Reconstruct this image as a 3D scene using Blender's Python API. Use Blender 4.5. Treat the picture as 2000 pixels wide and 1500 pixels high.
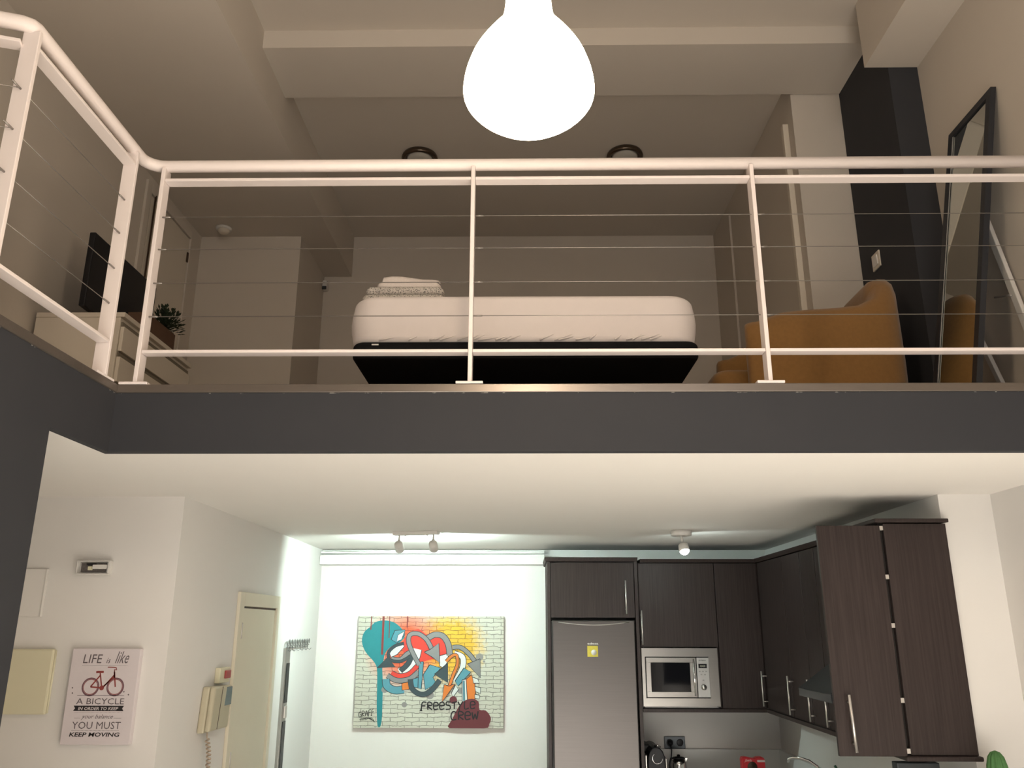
import bpy, math, random
from mathutils import Vector, Matrix
PI = math.pi
random.seed(7)
S = bpy.context.scene
col = S.collection
for o in list(bpy.data.objects): bpy.data.objects.remove(o, do_unlink=True)

# All heights below are written relative to a datum 0.35 m above the ground
# floor; LIFT is added to every top-level object at the end.
LIFT = 0.35

# ------------------------------------------------------------- camera
F_PX, PITCH, YAW, ROLL = 1607.4, 0.287886, 0.0150073, 0.00200852
cd = bpy.data.cameras.new('camera'); cam = bpy.data.objects.new('camera', cd); col.objects.link(cam)
cd.sensor_width = 36.0; cd.lens = F_PX / 2000 * 36.0; cd.clip_start = .05; cd.clip_end = 100
fw = Vector((-math.sin(YAW)*math.cos(PITCH), math.cos(YAW)*math.cos(PITCH), math.sin(PITCH)))
rt0 = Vector((math.cos(YAW), math.sin(YAW), 0)); up0 = rt0.cross(fw)
rt = rt0*math.cos(ROLL) + up0*math.sin(ROLL); up = up0*math.cos(ROLL) - rt0*math.sin(ROLL)
M = Matrix((rt, up, -fw)).transposed().to_4x4(); M.translation = Vector((0, 0, 1.6))
cam.matrix_world = M
S.camera = cam

# ------------------------------------------------------------- world, exposure
w = bpy.data.worlds.new('world'); S.world = w; w.use_nodes = True
w.node_tree.nodes['Background'].inputs[0].default_value = (.62, .72, .85, 1)
w.node_tree.nodes['Background'].inputs[1].default_value = .3
S.view_settings.view_transform = 'Standard'; S.view_settings.look = 'None'
S.view_settings.gamma = 1; S.view_settings.use_curve_mapping = False
S.view_settings.exposure = 0.12

# ------------------------------------------------------------- lights
def area(name, loc, rot, sx, sy, power, color, spread=180):
    l = bpy.data.lights.new(name, 'AREA'); l.shape = 'RECTANGLE'; l.size = sx; l.size_y = sy
    l.energy = power; l.color = color; l.spread = math.radians(spread)
    o = bpy.data.objects.new(name, l); col.objects.link(o); o.location = loc; o.rotation_euler = rot
    return o
# added soft fill light, set at the assumed window behind the camera
area('rear_room_fill', (-1.0, -3.25, 1.1), (math.radians(90), 0, math.radians(-8)), 2.2, 2.4, 22, (1.0, .955, .90))
# fill light added high behind the camera to brighten the left ceiling step
area('high_step_fill', (1.15, -3.2, 3.45), (math.radians(90), 0, math.radians(14)), 1.7, 1.3, 36, (1.0, .93, .86))
sl_ = bpy.data.lights.new('floor_bounce_sun', 'SUN'); sl_.energy = 27; sl_.angle = math.radians(1.5); sl_.color = (1.0, .94, .86)  # added low sunlight, aimed through the window to bounce off the floor
so_ = bpy.data.objects.new('floor_bounce_sun', sl_); col.objects.link(so_); so_.location = (0, -8, 6)
so_.rotation_euler = Vector((.10, 1, -.41)).to_track_quat('-Z', 'Y').to_euler()
def spot(name, loc, aim, power, color, ang, blend, r=.03):
    l = bpy.data.lights.new(name, 'SPOT'); l.energy = power; l.color = color
    l.spot_size = math.radians(ang); l.spot_blend = blend; l.shadow_soft_size = r
    o = bpy.data.objects.new(name, l); col.objects.link(o); o.location = loc
    o.rotation_euler = Vector(aim).to_track_quat('-Z', 'Y').to_euler()
    return o
COOL = (.80, 1.0, .93)
spot('track_beam_1', (-.842, 5.66, 2.105), (-.1, 1, -.22), 46, COOL, 165, .35)
spot('track_beam_2', (-.600, 5.62, 2.105), (.1, 1, -.22), 46, COOL, 165, .35)
spot('single_beam', (1.05, 5.475, 2.065), (.45, .75, -.45), 9, (.85, 1.0, .97), 165, .4)

# ------------------------------------------------------------- materials
def nmat(name):
    m = bpy.data.materials.new(name); m.use_nodes = True
    nt = m.node_tree; b = nt.nodes['Principled BSDF']; return m, nt, b
def sset(b, k, v):
    if k in b.inputs: b.inputs[k].default_value = v
def mat(name, c, rough=.5, metal=0., var=.04, scale=30., bump=.0, spec=.5, stretch=(1, 1, 1), coat=0., sheen=0.):
    m, nt, b = nmat(name); N, L = nt.nodes, nt.links
    sset(b, 'Roughness', rough); sset(b, 'Metallic', metal); sset(b, 'Specular IOR Level', spec)
    sset(b, 'Coat Weight', coat); sset(b, 'Sheen Weight', sheen)
    tc = N.new('ShaderNodeTexCoord'); mp = N.new('ShaderNodeMapping'); mp.inputs['Scale'].default_value = stretch
    L.new(tc.outputs['Object'], mp.inputs[0])
    n = N.new('ShaderNodeTexNoise'); n.inputs['Scale'].default_value = scale; n.inputs['Detail'].default_value = 4
    L.new(mp.outputs[0], n.inputs['Vector'])
    mx = N.new('ShaderNodeMix'); mx.data_type = 'RGBA'
    d = 1 - var; e = 1 + var
    mx.inputs[6].default_value = (c[0]*d, c[1]*d, c[2]*d, 1); mx.inputs[7].default_value = (min(c[0]*e, 1), min(c[1]*e, 1), min(c[2]*e, 1), 1)
    L.new(n.outputs[0], mx.inputs[0]); L.new(mx.outputs[2], b.inputs['Base Color'])
    if bump:
        bp = N.new('ShaderNodeBump'); bp.inputs['Strength'].default_value = bump; bp.inputs['Distance'].default_value = .004
        L.new(n.outputs[0], bp.inputs['Height']); L.new(bp.outputs[0], b.inputs['Normal'])
    return m
def emis(name, c, s):
    m, nt, b = nmat(name); b.inputs['Base Color'].default_value = (*[min(x, 1) for x in c], 1)
    b.inputs['Emission Color'].default_value = (*c, 1); b.inputs['Emission Strength'].default_value = s
    return m
def hexc(r, g, b):
    f = lambda v: ((v/255+.055)/1.055)**2.4 if v > 10 else v/255/12.92
    return (f(r), f(g), f(b))

M_WALL = mat('white_wall_paint', (.78, .76, .735), .85, 0, .012, 6, .12, .25)
M_CEIL = mat('white_ceiling_paint', (.80, .775, .74), .9, 0, .012, 5, .1, .2)
M_UP = mat('dimmed_white_wall_paint', (.62, .565, .50), .9, 0, .015, 5, .12, .2)  # upstairs dimness painted into the colour of white walls and ceiling
M_CREAM = mat('cream_paint', (.74, .69, .56), .45, 0, .02, 8, 0, .4)
M_CREAM2 = mat('cream_plastic', (.72, .68, .50), .4, 0, .02, 8)
M_RAIL = mat('white_railing_enamel', (.82, .745, .725), .38, 0, .015, 12, .02, .5)
M_STEELW = mat('steel_cable', (.30, .28, .26), .4, .7, .05, 200)
M_SILL = mat('metal_edge_profile', (.19, .165, .145), .34, .7, .08, 20, .03, .5, (1, 6, 6))
M_DARKFIL = mat('black_metal', (.02, .02, .022), .4, .2)
M_BLACK = mat('black_plastic', (.010, .010, .012), .4, 0, .1, 40, 0, .25)
M_BLACKFAB = mat('black_fabric', (.010, .010, .011), .95, 0, .2, 300, .15, .1)
M_SHEET = mat('white_bed_sheet', (.74, .68, .66), .9, 0, .03, 18, .25, .15, sheen=.2)
M_TOWEL = mat('white_towel', (.72, .65, .61), .95, 0, .08, 160, .6, .1, sheen=.3)
M_MUSTARD = mat('mustard_velvet', (.25, .13, .042), .9, 0, .12, 60, .2, .15, sheen=.25)
M_DRESSER = mat('white_furniture_lacquer', (.70, .64, .55), .4, 0, .01, 9)
M_STEEL = mat('brushed_stainless_steel', (.10, .092, .088), .36, .9, .10, 3, .02, .5, (1, 1, 60))
M_STEEL2 = mat('satin_steel', (.40, .385, .365), .28, .9, .05, 3, .0, .5, (1, 1, 60))
M_CHROME = mat('chrome', (.75, .74, .73), .12, 1, .02, 20)
M_HANDLE = mat('satin_handle_steel', (.68, .65, .62), .3, .85, .03, 50)
M_WHITEP = mat('white_plastic', (.72, .70, .67), .4, 0, .02, 20)
M_GREYP = mat('grey_plastic', (.30, .30, .29), .45, 0, .03, 20)
M_DGREY = mat('dark_grey_metal', (.055, .063, .07), .35, .5, .06, 14)
M_TERR = mat('brown_wood_planter', (.11, .06, .036), .7, 0, .2, 30)
M_LEAF = mat('dark_leaf', (.018, .032, .014), .7, 0, .3, 60)
M_CACT = mat('green_cactus_fabric', (.07, .19, .06), .75, 0, .2, 80, .3)
M_RED = mat('red_packaging', (.62, .03, .04), .35, 0, .08, 20)
M_REDD = mat('dark_red_plastic', (.35, .05, .05), .4, 0, .08, 20)
M_BROWN = mat('dark_brown_line', (.05, .025, .012), .6)
M_FLOOR = mat('light_floor_tile', (.72, .69, .64), .5, 0, .06, 3, .02)
M_WOODF = mat('mezzanine_wood_floor', (.35, .25, .16), .45, 0, .15, 6, .02, .5, (8, 1, 1))
M_COUNTER = mat('pale_worktop', (.55, .55, .54), .3, 0, .06, 40)
M_TILE = mat('glossy_pale_backsplash', (.80, .82, .81), .25, 0, .02, 8)
M_BACK = mat('beige_backsplash_paint', (.55, .53, .46), .6, 0, .02, 8)
M_INT = mat('intercom_beige', (.50, .46, .34), .45, 0, .03, 20)
M_SCREEN = mat('grey_blue_screen', (.13, .17, .19), .25, 0, .1, 30)
M_CORD = mat('beige_cord', (.45, .36, .28), .6, 0, .05, 50)
M_CONC = mat('inner_gap_dark', (.015, .012, .010), .8)
M_LAMPSH = emis('glowing_opal_glass', (1.0, .80, .58), 46)
M_BULB = emis('lit_bulb', (.85, 1.0, .95), 40)

# dark anthracite wall paint with chipped white flecks along its upper edge
def paint_dark(flecks=True):
    m, nt, b = nmat('anthracite_wall_paint' if flecks else 'plain_anthracite_paint'); N, L = nt.nodes, nt.links
    sset(b, 'Roughness', .75); sset(b, 'Specular IOR Level', .25)
    tc = N.new('ShaderNodeTexCoord'); n = N.new('ShaderNodeTexNoise'); n.inputs['Scale'].default_value = 7; n.inputs['Detail'].default_value = 3
    L.new(tc.outputs['Object'], n.inputs['Vector'])
    mx = N.new('ShaderNodeMix'); mx.data_type = 'RGBA'
    mx.inputs[6].default_value = (.036, .038, .044, 1); mx.inputs[7].default_value = (.042, .043, .049, 1)
    L.new(n.outputs[0], mx.inputs[0])
    n2 = N.new('ShaderNodeTexNoise'); n2.inputs['Scale'].default_value = 26; n2.inputs['Detail'].default_value = 6
    L.new(tc.outputs['Object'], n2.inputs['Vector'])
    sp = N.new('ShaderNodeSeparateXYZ'); L.new(tc.outputs['Object'], sp.inputs[0])
    mr = N.new('ShaderNodeMapRange'); mr.inputs[1].default_value = .2200; mr.inputs[2].default_value = .2230
    mr.inputs[3].default_value = 0; mr.inputs[4].default_value = 1; L.new(sp.outputs[2], mr.inputs[0])
    mr2 = N.new('ShaderNodeMapRange'); mr2.inputs[1].default_value = .60; mr2.inputs[2].default_value = .63
    L.new(n2.outputs[0], mr2.inputs[0])
    mu = N.new('ShaderNodeMath'); mu.operation = 'MULTIPLY'; L.new(mr.outputs[0], mu.inputs[0]); L.new(mr2.outputs[0], mu.inputs[1])
    m2 = N.new('ShaderNodeMix'); m2.data_type = 'RGBA'; m2.inputs[7].default_value = (.5, .48, .45, 1)
    if not flecks: L.new(mx.outputs[2], b.inputs['Base Color']); return m
    L.new(mx.outputs[2], m2.inputs[6]); L.new(mu.outputs[0], m2.inputs[0]); L.new(m2.outputs[2], b.inputs['Base Color'])
    return m
M_DARK = paint_dark(False); M_DARKCHIP = paint_dark(True)
def wood_dark():
    m, nt, b = nmat('wenge_wood_veneer'); N, L = nt.nodes, nt.links
    sset(b, 'Roughness', .45); sset(b, 'Specular IOR Level', .28)
    tc = N.new('ShaderNodeTexCoord'); mp = N.new('ShaderNodeMapping'); mp.inputs['Scale'].default_value = (60, 60, 1.5)
    L.new(tc.outputs['Object'], mp.inputs[0])
    n = N.new('ShaderNodeTexNoise'); n.inputs['Scale'].default_value = 2.2; n.inputs['Detail'].default_value = 5
    L.new(mp.outputs[0], n.inputs['Vector'])
    r = N.new('ShaderNodeValToRGB'); r.color_ramp.elements[0].position = .3; r.color_ramp.elements[0].color = (.027, .0185, .017, 1)
    r.color_ramp.elements[1].position = .75; r.color_ramp.elements[1].color = (.046, .033, .031, 1)
    L.new(n.outputs[0], r.inputs[0]); L.new(r.outputs[0], b.inputs['Base Color'])
    bp = N.new('ShaderNodeBump'); bp.inputs['Strength'].default_value = .03; bp.inputs['Distance'].default_value = .002
    L.new(n.outputs[0], bp.inputs['Height']); L.new(bp.outputs[0], b.inputs['Normal'])
    return m
M_WOOD = wood_dark()
def towel_pattern():
    m, nt, b = nmat('grey_leopard_print_cotton'); N, L = nt.nodes, nt.links
    sset(b, 'Roughness', .95)
    tc = N.new('ShaderNodeTexCoord'); v = N.new('ShaderNodeTexVoronoi'); v.inputs['Scale'].default_value = 150
    L.new(tc.outputs['Object'], v.inputs['Vector'])
    r = N.new('ShaderNodeValToRGB'); r.color_ramp.elements[0].position = .30; r.color_ramp.elements[0].color = (.16, .15, .14, 1)
    r.color_ramp.elements[1].position = .45; r.color_ramp.elements[1].color = (.58, .54, .50, 1)
    L.new(v.outputs[0], r.inputs[0]); L.new(r.outputs[0], b.inputs['Base Color'])
    return m
M_PRINT = towel_pattern()
def mirror_mat():
    m, nt, b = nmat('mirror_glass'); sset(b, 'Base Color', (.72, .74, .70, 1)); sset(b, 'Metallic', 1.); sset(b, 'Roughness', .015); return m
M_MIRROR = mirror_mat()
def glass_dark():
    m, nt, b = nmat('dark_oven_glass'); sset(b, 'Base Color', (.008, .008, .010, 1)); sset(b, 'Roughness', .06); sset(b, 'Specular IOR Level', .3); return m
M_OVEN = glass_dark()

# ------------------------------------------------------------- mesh helpers
class MB:
    def __init__(s): s.v = []; s.f = []; s.m = []; s.mi = 0; s.sm = []; s.smooth = False
    def add(s, vs, fs):
        b = len(s.v); s.v += [tuple(x) for x in vs]
        for f in fs: s.f.append([i+b for i in f]); s.m.append(s.mi); s.sm.append(s.smooth)
        return s
    def box(s, x0, x1, y0, y1, z0, z1):
        v = [(x, y, z) for z in (z0, z1) for y in (y0, y1) for x in (x0, x1)]
        return s.add(v, [(0, 2, 3, 1), (4, 5, 7, 6), (0, 1, 5, 4), (2, 6, 7, 3), (0, 4, 6, 2), (1, 3, 7, 5)])
    def obox(s, c, ax, ay, az):     # oriented box: centre + half-axis vectors
        c, ax, ay, az = map(Vector, (c, ax, ay, az))
        v = [c+ax*i+ay*j+az*k for k in (-1, 1) for j in (-1, 1) for i in (-1, 1)]
        return s.add(v, [(0, 2, 3, 1), (4, 5, 7, 6), (0, 1, 5, 4), (2, 6, 7, 3), (0, 4, 6, 2), (1, 3, 7, 5)])
    def tube(s, path, r, n=10, cap=True):
        P = [Vector(p) for p in path]; rs = r if isinstance(r, (list, tuple)) else [r]*len(P)
        vs = []; ref = None
        for i, p in enumerate(P):
            t = (P[min(i+1, len(P)-1)]-P[max(i-1, 0)]).normalized()
            if ref is None:
                ref = Vector((0, 0, 1)) if abs(t.z) < .9 else Vector((1, 0, 0))
            a = (ref - t*ref.dot(t)).normalized(); b = t.cross(a); ref = a
            for k in range(n):
                q = 2*PI*k/n; vs.append(p + (a*math.cos(q)+b*math.sin(q))*rs[i])
        fs = [(i*n+k, i*n+(k+1) % n, (i+1)*n+(k+1) % n, (i+1)*n+k) for i in range(len(P)-1) for k in range(n)]
        if cap: fs += [tuple(range(n))[::-1], tuple((len(P)-1)*n+k for k in range(n))]
        o = s.smooth; s.smooth = True; s.add(vs, fs); s.smooth = o; return s
    def lathe(s, prof, c, axis=(0, 0, 1), n=40, xd=None):   # prof: (radius, height)
        a = Vector(axis).normalized(); x = Vector(xd) if xd else (Vector((1, 0, 0)) if abs(a.x) < .9 else Vector((0, 1, 0)))
        x = (x-a*x.dot(a)).normalized(); y = a.cross(x); c = Vector(c); vs = []
        for r, h in prof:
            for k in range(n):
                q = 2*PI*k/n; vs.append(c+a*h+(x*math.cos(q)+y*math.sin(q))*max(r, 1e-5))
        fs = [(i*n+k, i*n+(k+1) % n, (i+1)*n+(k+1) % n, (i+1)*n+k) for i in range(len(prof)-1) for k in range(n)]
        fs += [tuple(range(n))[::-1], tuple((len(prof)-1)*n+k for k in range(n))]
        o = s.smooth; s.smooth = True; s.add(vs, fs); s.smooth = o; return s
    def poly(s, pts):   # one n-gon
        return s.add(pts, [tuple(range(len(pts)))])
    def prism(s, pts, d):   # polygon extruded by vector d
        d = Vector(d); n = len(pts); P = [Vector(p) for p in pts]
        return s.add(P+[p+d for p in P], [tuple(range(n))[::-1], tuple(range(n, 2*n))]+[(i, (i+1) % n, n+(i+1) % n, n+i) for i in range(n)])
WL = {}
def tag(o, label=None, cat=None, group=None, kind=None):
    if label: o['label'] = label
    if cat: o['category'] = cat
    if group: o['group'] = group
    if kind: o['kind'] = kind
    return o
def root(name, loc, label, cat, group=None):
    o = bpy.data.objects.new(name, None); col.objects.link(o); o.location = loc; o.empty_display_size = .1
    WL[o] = Vector(loc); return tag(o, label, cat, group)
def obj(name, mb, mats, parent=None, bevel=0, seg=2, sub=0, label=None, origin=None):
    if not isinstance(mats, (list, tuple)): mats = [mats]
    vs = [Vector(v) for v in mb.v]
    if parent is not None: org = WL[parent]
    elif origin is not None: org = Vector(origin)
    else:
        org = Vector(((min(v.x for v in vs)+max(v.x for v in vs))/2, (min(v.y for v in vs)+max(v.y for v in vs))/2, min(v.z for v in vs)))
    me = bpy.data.meshes.new(name); me.from_pydata([v-org for v in vs], [], mb.f)
    for m in mats: me.materials.append(m)
    for p, i, sm in zip(me.polygons, mb.m, mb.sm): p.material_index = i; p.use_smooth = sm
    me.update()
    o = bpy.data.objects.new(name, me); col.objects.link(o); WL[o] = org
    if parent is not None: o.parent = parent
    else: o.location = org
    if bevel:
        b = o.modifiers.new('bevel', 'BEVEL'); b.width = bevel; b.segments = seg; b.limit_method = 'ANGLE'; b.angle_limit = math.radians(40)
        b.use_clamp_overlap = True
    if sub:
        q = o.modifiers.new('sub', 'SUBSURF'); q.levels = sub; q.render_levels = sub
    if label: o['label'] = label
    return o
def box(name, a, mats, parent=None, bevel=0, **k): return obj(name, MB().box(*a), mats, parent, bevel, **k)
def struct(name, mb, mats, bevel=0, parent=None, **k):
    o = obj(name, mb, mats, parent, bevel, **k); o['kind'] = 'structure'; return o
def sbox(name, a, m, bevel=0, **k): return struct(name, MB().box(*a), m, bevel, **k)

# ------------------------------------------------------------- room shell
XL, XR, YB, YF = -2.65, 2.235, 6.93, -3.4
ZC, ZL, ZT = 2.218, 4.68, 5.08      # lower ceiling, lowered upper ceiling, upper ceiling
sbox('floor', (XL-.1, XR+.1, YF-.1, YB+.1, -.45, -.35), M_FLOOR)
struct('wall_back', MB().box(XL-.1, XR+.1, YB, YB+.1, -.35, ZC), M_WALL)
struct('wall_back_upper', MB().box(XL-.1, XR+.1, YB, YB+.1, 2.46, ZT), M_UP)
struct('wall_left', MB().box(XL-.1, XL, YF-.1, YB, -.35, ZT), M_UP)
struct('wall_right', MB().box(XR, XR+.1, YF-.1, YB, -.35, 2.23), M_WALL)
struct('wall_right_upper', MB().box(XR, XR+.1, YF-.1, YB, 2.23, ZT), M_UP)  # same white wall, its dimness above put into the colour
struct('wall_kitchen_left', MB().box(XL, -1.675, 4.035, YB, -.35, ZC), M_WALL)
struct('wall_kitchen_right', MB().box(1.985, XR, 3.97, YB, -.35, ZC), M_WALL)
# wall behind the camera, open at the window
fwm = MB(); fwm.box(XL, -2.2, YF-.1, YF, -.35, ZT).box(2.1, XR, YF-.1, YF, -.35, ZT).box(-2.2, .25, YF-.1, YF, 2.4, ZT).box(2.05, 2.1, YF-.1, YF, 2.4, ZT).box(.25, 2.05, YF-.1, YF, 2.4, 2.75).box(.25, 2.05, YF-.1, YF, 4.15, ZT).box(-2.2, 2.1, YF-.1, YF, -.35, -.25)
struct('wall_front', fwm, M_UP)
wf = MB()
for x in (-2.2, -1.1, -.02, 1.0, 2.05): wf.box(x, x+.05, YF-.08, YF-.02, -.25, 2.4)
wf.box(-2.2, 2.1, YF-.08, YF-.02, -.25, -.2).box(-2.2, 2.1, YF-.08, YF-.02, 2.35, 2.4)
struct('window_1', wf, M_WHITEP)
wf = MB()
for x in (.25, 1.12, 2.0): wf.box(x, x+.05, YF-.08, YF-.02, 2.75, 4.15)
wf.box(.25, 2.05, YF-.08, YF-.02, 2.75, 2.8).box(.25, 2.05, YF-.08, YF-.02, 4.10, 4.15)
w2 = struct('added_high_window', wf, M_WHITEP)  # unseen window added to go with the high fill light
obj('sun_block_panel', MB().box(.25, 2.05, YF-.10, YF-.085, 2.75, 4.15), M_WALL, w2)  # unseen panel added to keep direct sunlight out of this opening
# dark pier under the left wing of the mezzanine
struct('wall_pier', MB().box(-1.68, -1.53, YF, 2.565, -.35, ZC), M_DARK)
# mezzanine slab, its white underside, its dark fascia and its metal edge
sl = MB(); sl.box(-1.51, XR, 2.99, YB, 2.24, 2.455); sl.box(XL, -1.56, YF, YB, 2.24, 2.455); sl.box(-1.56, -1.51, 2.99, YB, 2.24, 2.455)
struct('floor_mezzanine', sl, M_WOODF)
cl = MB(); cl.box(-1.51, XR, 2.98, YB, ZC, 2.24); cl.box(XL, -1.56, YF, YB, ZC, 2.24); cl.box(-1.56, -1.51, 2.98, YB, ZC, 2.24)
struct('ceiling_lower', cl, M_CEIL)
fs = MB(); fs.box(-1.53, XR, 2.95, 2.99, 2.2175, 2.441); fs.box(-1.56, -1.53, YF, 2.99, 2.2175, 2.441)
struct('trim_1', fs, M_DARKCHIP)
ed = MB(); ed.box(-1.528, XR, 2.944, 3.06, 2.441, 2.474); ed.box(-1.64, -1.524, YF, 3.06, 2.441, 2.474)
struct('trim_2', ed, M_SILL, bevel=.003)
# upper ceilings and beams
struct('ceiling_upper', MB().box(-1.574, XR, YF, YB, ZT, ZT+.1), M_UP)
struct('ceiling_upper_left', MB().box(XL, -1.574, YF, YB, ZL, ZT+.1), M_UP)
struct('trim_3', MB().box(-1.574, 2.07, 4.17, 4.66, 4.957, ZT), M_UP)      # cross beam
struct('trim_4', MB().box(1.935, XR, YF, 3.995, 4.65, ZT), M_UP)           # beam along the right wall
# dark painted corner and the wardrobe wall behind it
struct('wall_dark_corner', MB().box(2.07, XR, 4.0, 4.665, 2.46, ZT), M_DARK)
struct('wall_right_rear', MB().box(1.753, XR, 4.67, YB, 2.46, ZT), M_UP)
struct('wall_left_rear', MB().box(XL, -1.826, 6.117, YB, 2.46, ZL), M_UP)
# wardrobe door edge strip at the corner
struct('trim_5', MB().box(1.715, 1.7525, 4.76, 4.80, 2.46, 4.80), M_DRESSER, bevel=.004)
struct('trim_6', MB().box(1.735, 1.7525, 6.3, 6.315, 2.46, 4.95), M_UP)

# ------------------------------------------------------------- railing
RY, RX = 2.975, -1.545      # flats stand centred on these lines
rr = root('balcony_railing', (0, RY, 2.474), 'white tubular metal balcony railing with steel cables around the mezzanine edge', 'railing')
def arc(c, r, a0, a1, z, n=8): return [(c[0]+r*math.cos(a0+(a1-a0)*i/n), c[1]+r*math.sin(a0+(a1-a0)*i/n), z) for i in range(n+1)]
ZH = 3.417; RH = .0248
path = [(XR, RY, ZH), (RX+.085, RY, ZH)]
path += arc((RX+.075, RY-.075), .075, PI/2, PI, ZH)[1:]
path += [(RX, 2.20, ZH)]
path += [(RX, 2.165, ZH), (RX-.006, 2.148, ZH), (RX-.022, 2.136, ZH)]
path += [(XL, 1.79, ZH)]
obj('handrail', MB().tube(path, RH, 16), M_RAIL, rr)
FP = [-1.466, -.203, .920]      # posts of the front run
SP = [2.84, 2.155]              # posts of the side run
for i, x in enumerate(FP):
    lean = 0
    obj('post', MB().box(x-.008, x+.008, RY-.027, RY+.027, 2.48, ZH-.018), M_RAIL, rr, bevel=.002)
    bx = -1.478 if i == 0 else x
    obj('base_plate', MB().box(bx-.045 if i == 0 else x-.052, x+.05, RY-.035, RY+.06, 2.4742, 2.484), M_RAIL, rr, bevel=.002)
for y in SP:
    obj('post', MB().box(RX-.027, RX+.027, y-.008, y+.008, 2.48, ZH-.018), M_RAIL, rr, bevel=.002)
    obj('base_plate', MB().box(RX-.045, RX+.02, y-.05, y+(.075 if y > 2.5 else .05), 2.4742, 2.484), M_RAIL, rr, bevel=.002)
segs = [(-1.466, -.203), (-.203, .920), (.920, XR)]
for a, b in segs:
    for z in (3.343, 2.607):
        obj('flat_bar', MB().box(a+.009, b-(.009 if b < 2 else 0), RY-.024, RY+.024, z-.006, z+.006), M_RAIL, rr, bevel=.0015)
for z in (3.343, 2.607):
    obj('flat_bar', MB().box(RX-.024, RX+.024, 2.164, 2.831, z-.006, z+.006), M_RAIL, rr, bevel=.0015)
    obj('flat_bar', MB().obox(((XL+RX-.02)/2, (1.80+2.143)/2, z), ((XL-RX+.02)/2, (1.80-2.143)/2, 0), (.0072, -.0229, 0), (0, 0, .006)), M_RAIL, rr, bevel=.0015)
for z in (3.186, 3.044, 2.898, 2.757):
    obj('cable', MB().tube([(-1.466, RY, z), (XR, RY, z)], .0017, 6), M_STEELW, rr)
    obj('cable', MB().tube([(RX, 2.10, z), (RX, 2.85, z)], .0017, 6), M_STEELW, rr)
    obj('cable', MB().tube([(XL, 1.80, z), (RX, 2.14, z)], .0017, 6), M_STEELW, rr)
    for x in (-1.458, -.195, .928): obj('cable_fitting', MB().tube([(x, RY, z), (x+.035, RY, z)], .0034, 8), M_STEELW, rr)
    for y in SP: obj('cable_fitting', MB().tube([(RX, y-.045, z), (RX, y-.006, z)], .0034, 8), M_STEELW, rr)

# ------------------------------------------------------------- pendant lamp
PX, PY = .012, 1.5
pr = root('pendant_lamp', (PX, PY, 2.575), 'large glowing white bell-shaped glass pendant lamp hanging from the ceiling', 'lamp')
prof = [(.001, 2.6005), (.0312, 2.6032), (.051, 2.6092), (.071, 2.6192), (.0945, 2.6345), (.1185, 2.6532), (.1355, 2.6742), (.1388, 2.6942), (.1350, 2.7242), (.128, 2.7492), (.1186, 2.7742),
        (.1047, 2.7992), (.0884, 2.8242), (.0738, 2.8442), (.0635, 2.8592), (.0568, 2.8742), (.0525, 2.8942), (.0493, 2.9292), (.0465, 3.0), (.046, 3.04), (.036, 3.052), (.012, 3.055)]
prof = [(r, z) for r, z in zip(*[[(lambda p0, p1, p2, p3, q: .5*((2*p1)+(-p0+p2)*q+(2*p0-5*p1+4*p2-p3)*q*q+(-p0+3*p1-3*p2+p3)*q**3))(prof[max(i-1, 0)][j], prof[i][j], prof[i+1][j], prof[min(i+2, len(prof)-1)][j], k/3) for i in range(len(prof)-1) for k in range(3)] for j in (0, 1)])]
obj('lamp_shade', MB().lathe([(r, z-2.575-.0) for r, z in prof], (PX, PY, 2.575), n=64), M_LAMPSH, pr)
obj('lamp_holder', MB().lathe([(.02, 0), (.024, .01), (.024, .06), (.008, .08)], (PX, PY, 3.055), n=24), M_WHITEP, pr)
obj('cord', MB().tube([(PX, PY, 3.13), (PX, PY, 5.05)], .004, 8), M_WHITEP, pr)
obj('ceiling_rose', MB().lathe([(.05, 0), (.055, .01), (.05, .03)], (PX, PY, 5.05), n=24), M_WHITEP, pr)

# ------------------------------------------------------------- upper ceiling lamps
def ring_lamp(x, y, label):
    t = root('ceiling_lamp', (x, y, 5.035), label, 'ceiling lamp', 'round ceiling lamps above the bed')
    R = .133
    obj('rim', MB().lathe([(R-.035, .02), (R-.02, .004), (R-.006, .0), (R+.005, .010), (R+.006, .02), (R+.002, .035), (R-.004, .0445)], (x, y, 5.035), n=48),
        mat('dark_bronze_rim', (.10, .075, .055), .22, .8), t)
    obj('diffuser', MB().lathe([(.001, -.004), (.05, 0), (.09, .006), (R-.034, .018)], (x, y, 5.035), n=48), mat('unlit_opal_diffuser', (.55, .53, .48), .35), t)
ring_lamp(-.795, 5.56, 'unlit round ceiling lamp with bronze rim left of the glowing pendant')
ring_lamp(.775, 5.55, 'unlit round ceiling lamp with bronze rim right of the glowing pendant')
t = root('smoke_detector', (-2.41, 5.96, 4.64), 'small round white smoke detector on the lowered ceiling above the dresser', 'smoke detector')
obj('base', MB().lathe([(.058, .02), (.062, .028), (.062, .0395)], (-2.41, 5.96, 4.64), n=32), M_WHITEP, t)
obj('cap', MB().lathe([(.02, -.008), (.036, -.004), (.044, .006), (.046, .02)], (-2.41, 5.96, 4.64), n=32), M_DRESSER, t)
t = root('motion_sensor', (-1.80, 6.92, 4.52), 'small white motion sensor in the recess corner behind the bed', 'sensor')
obj('housing', MB().box(-1.824, -1.78, 6.86, 6.928, 4.53, 4.62), M_WHITEP, t, bevel=.01)
obj('lens', MB().box(-1.822, -1.782, 6.852, 6.864, 4.525, 4.56), M_DGREY, t, bevel=.006)

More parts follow.
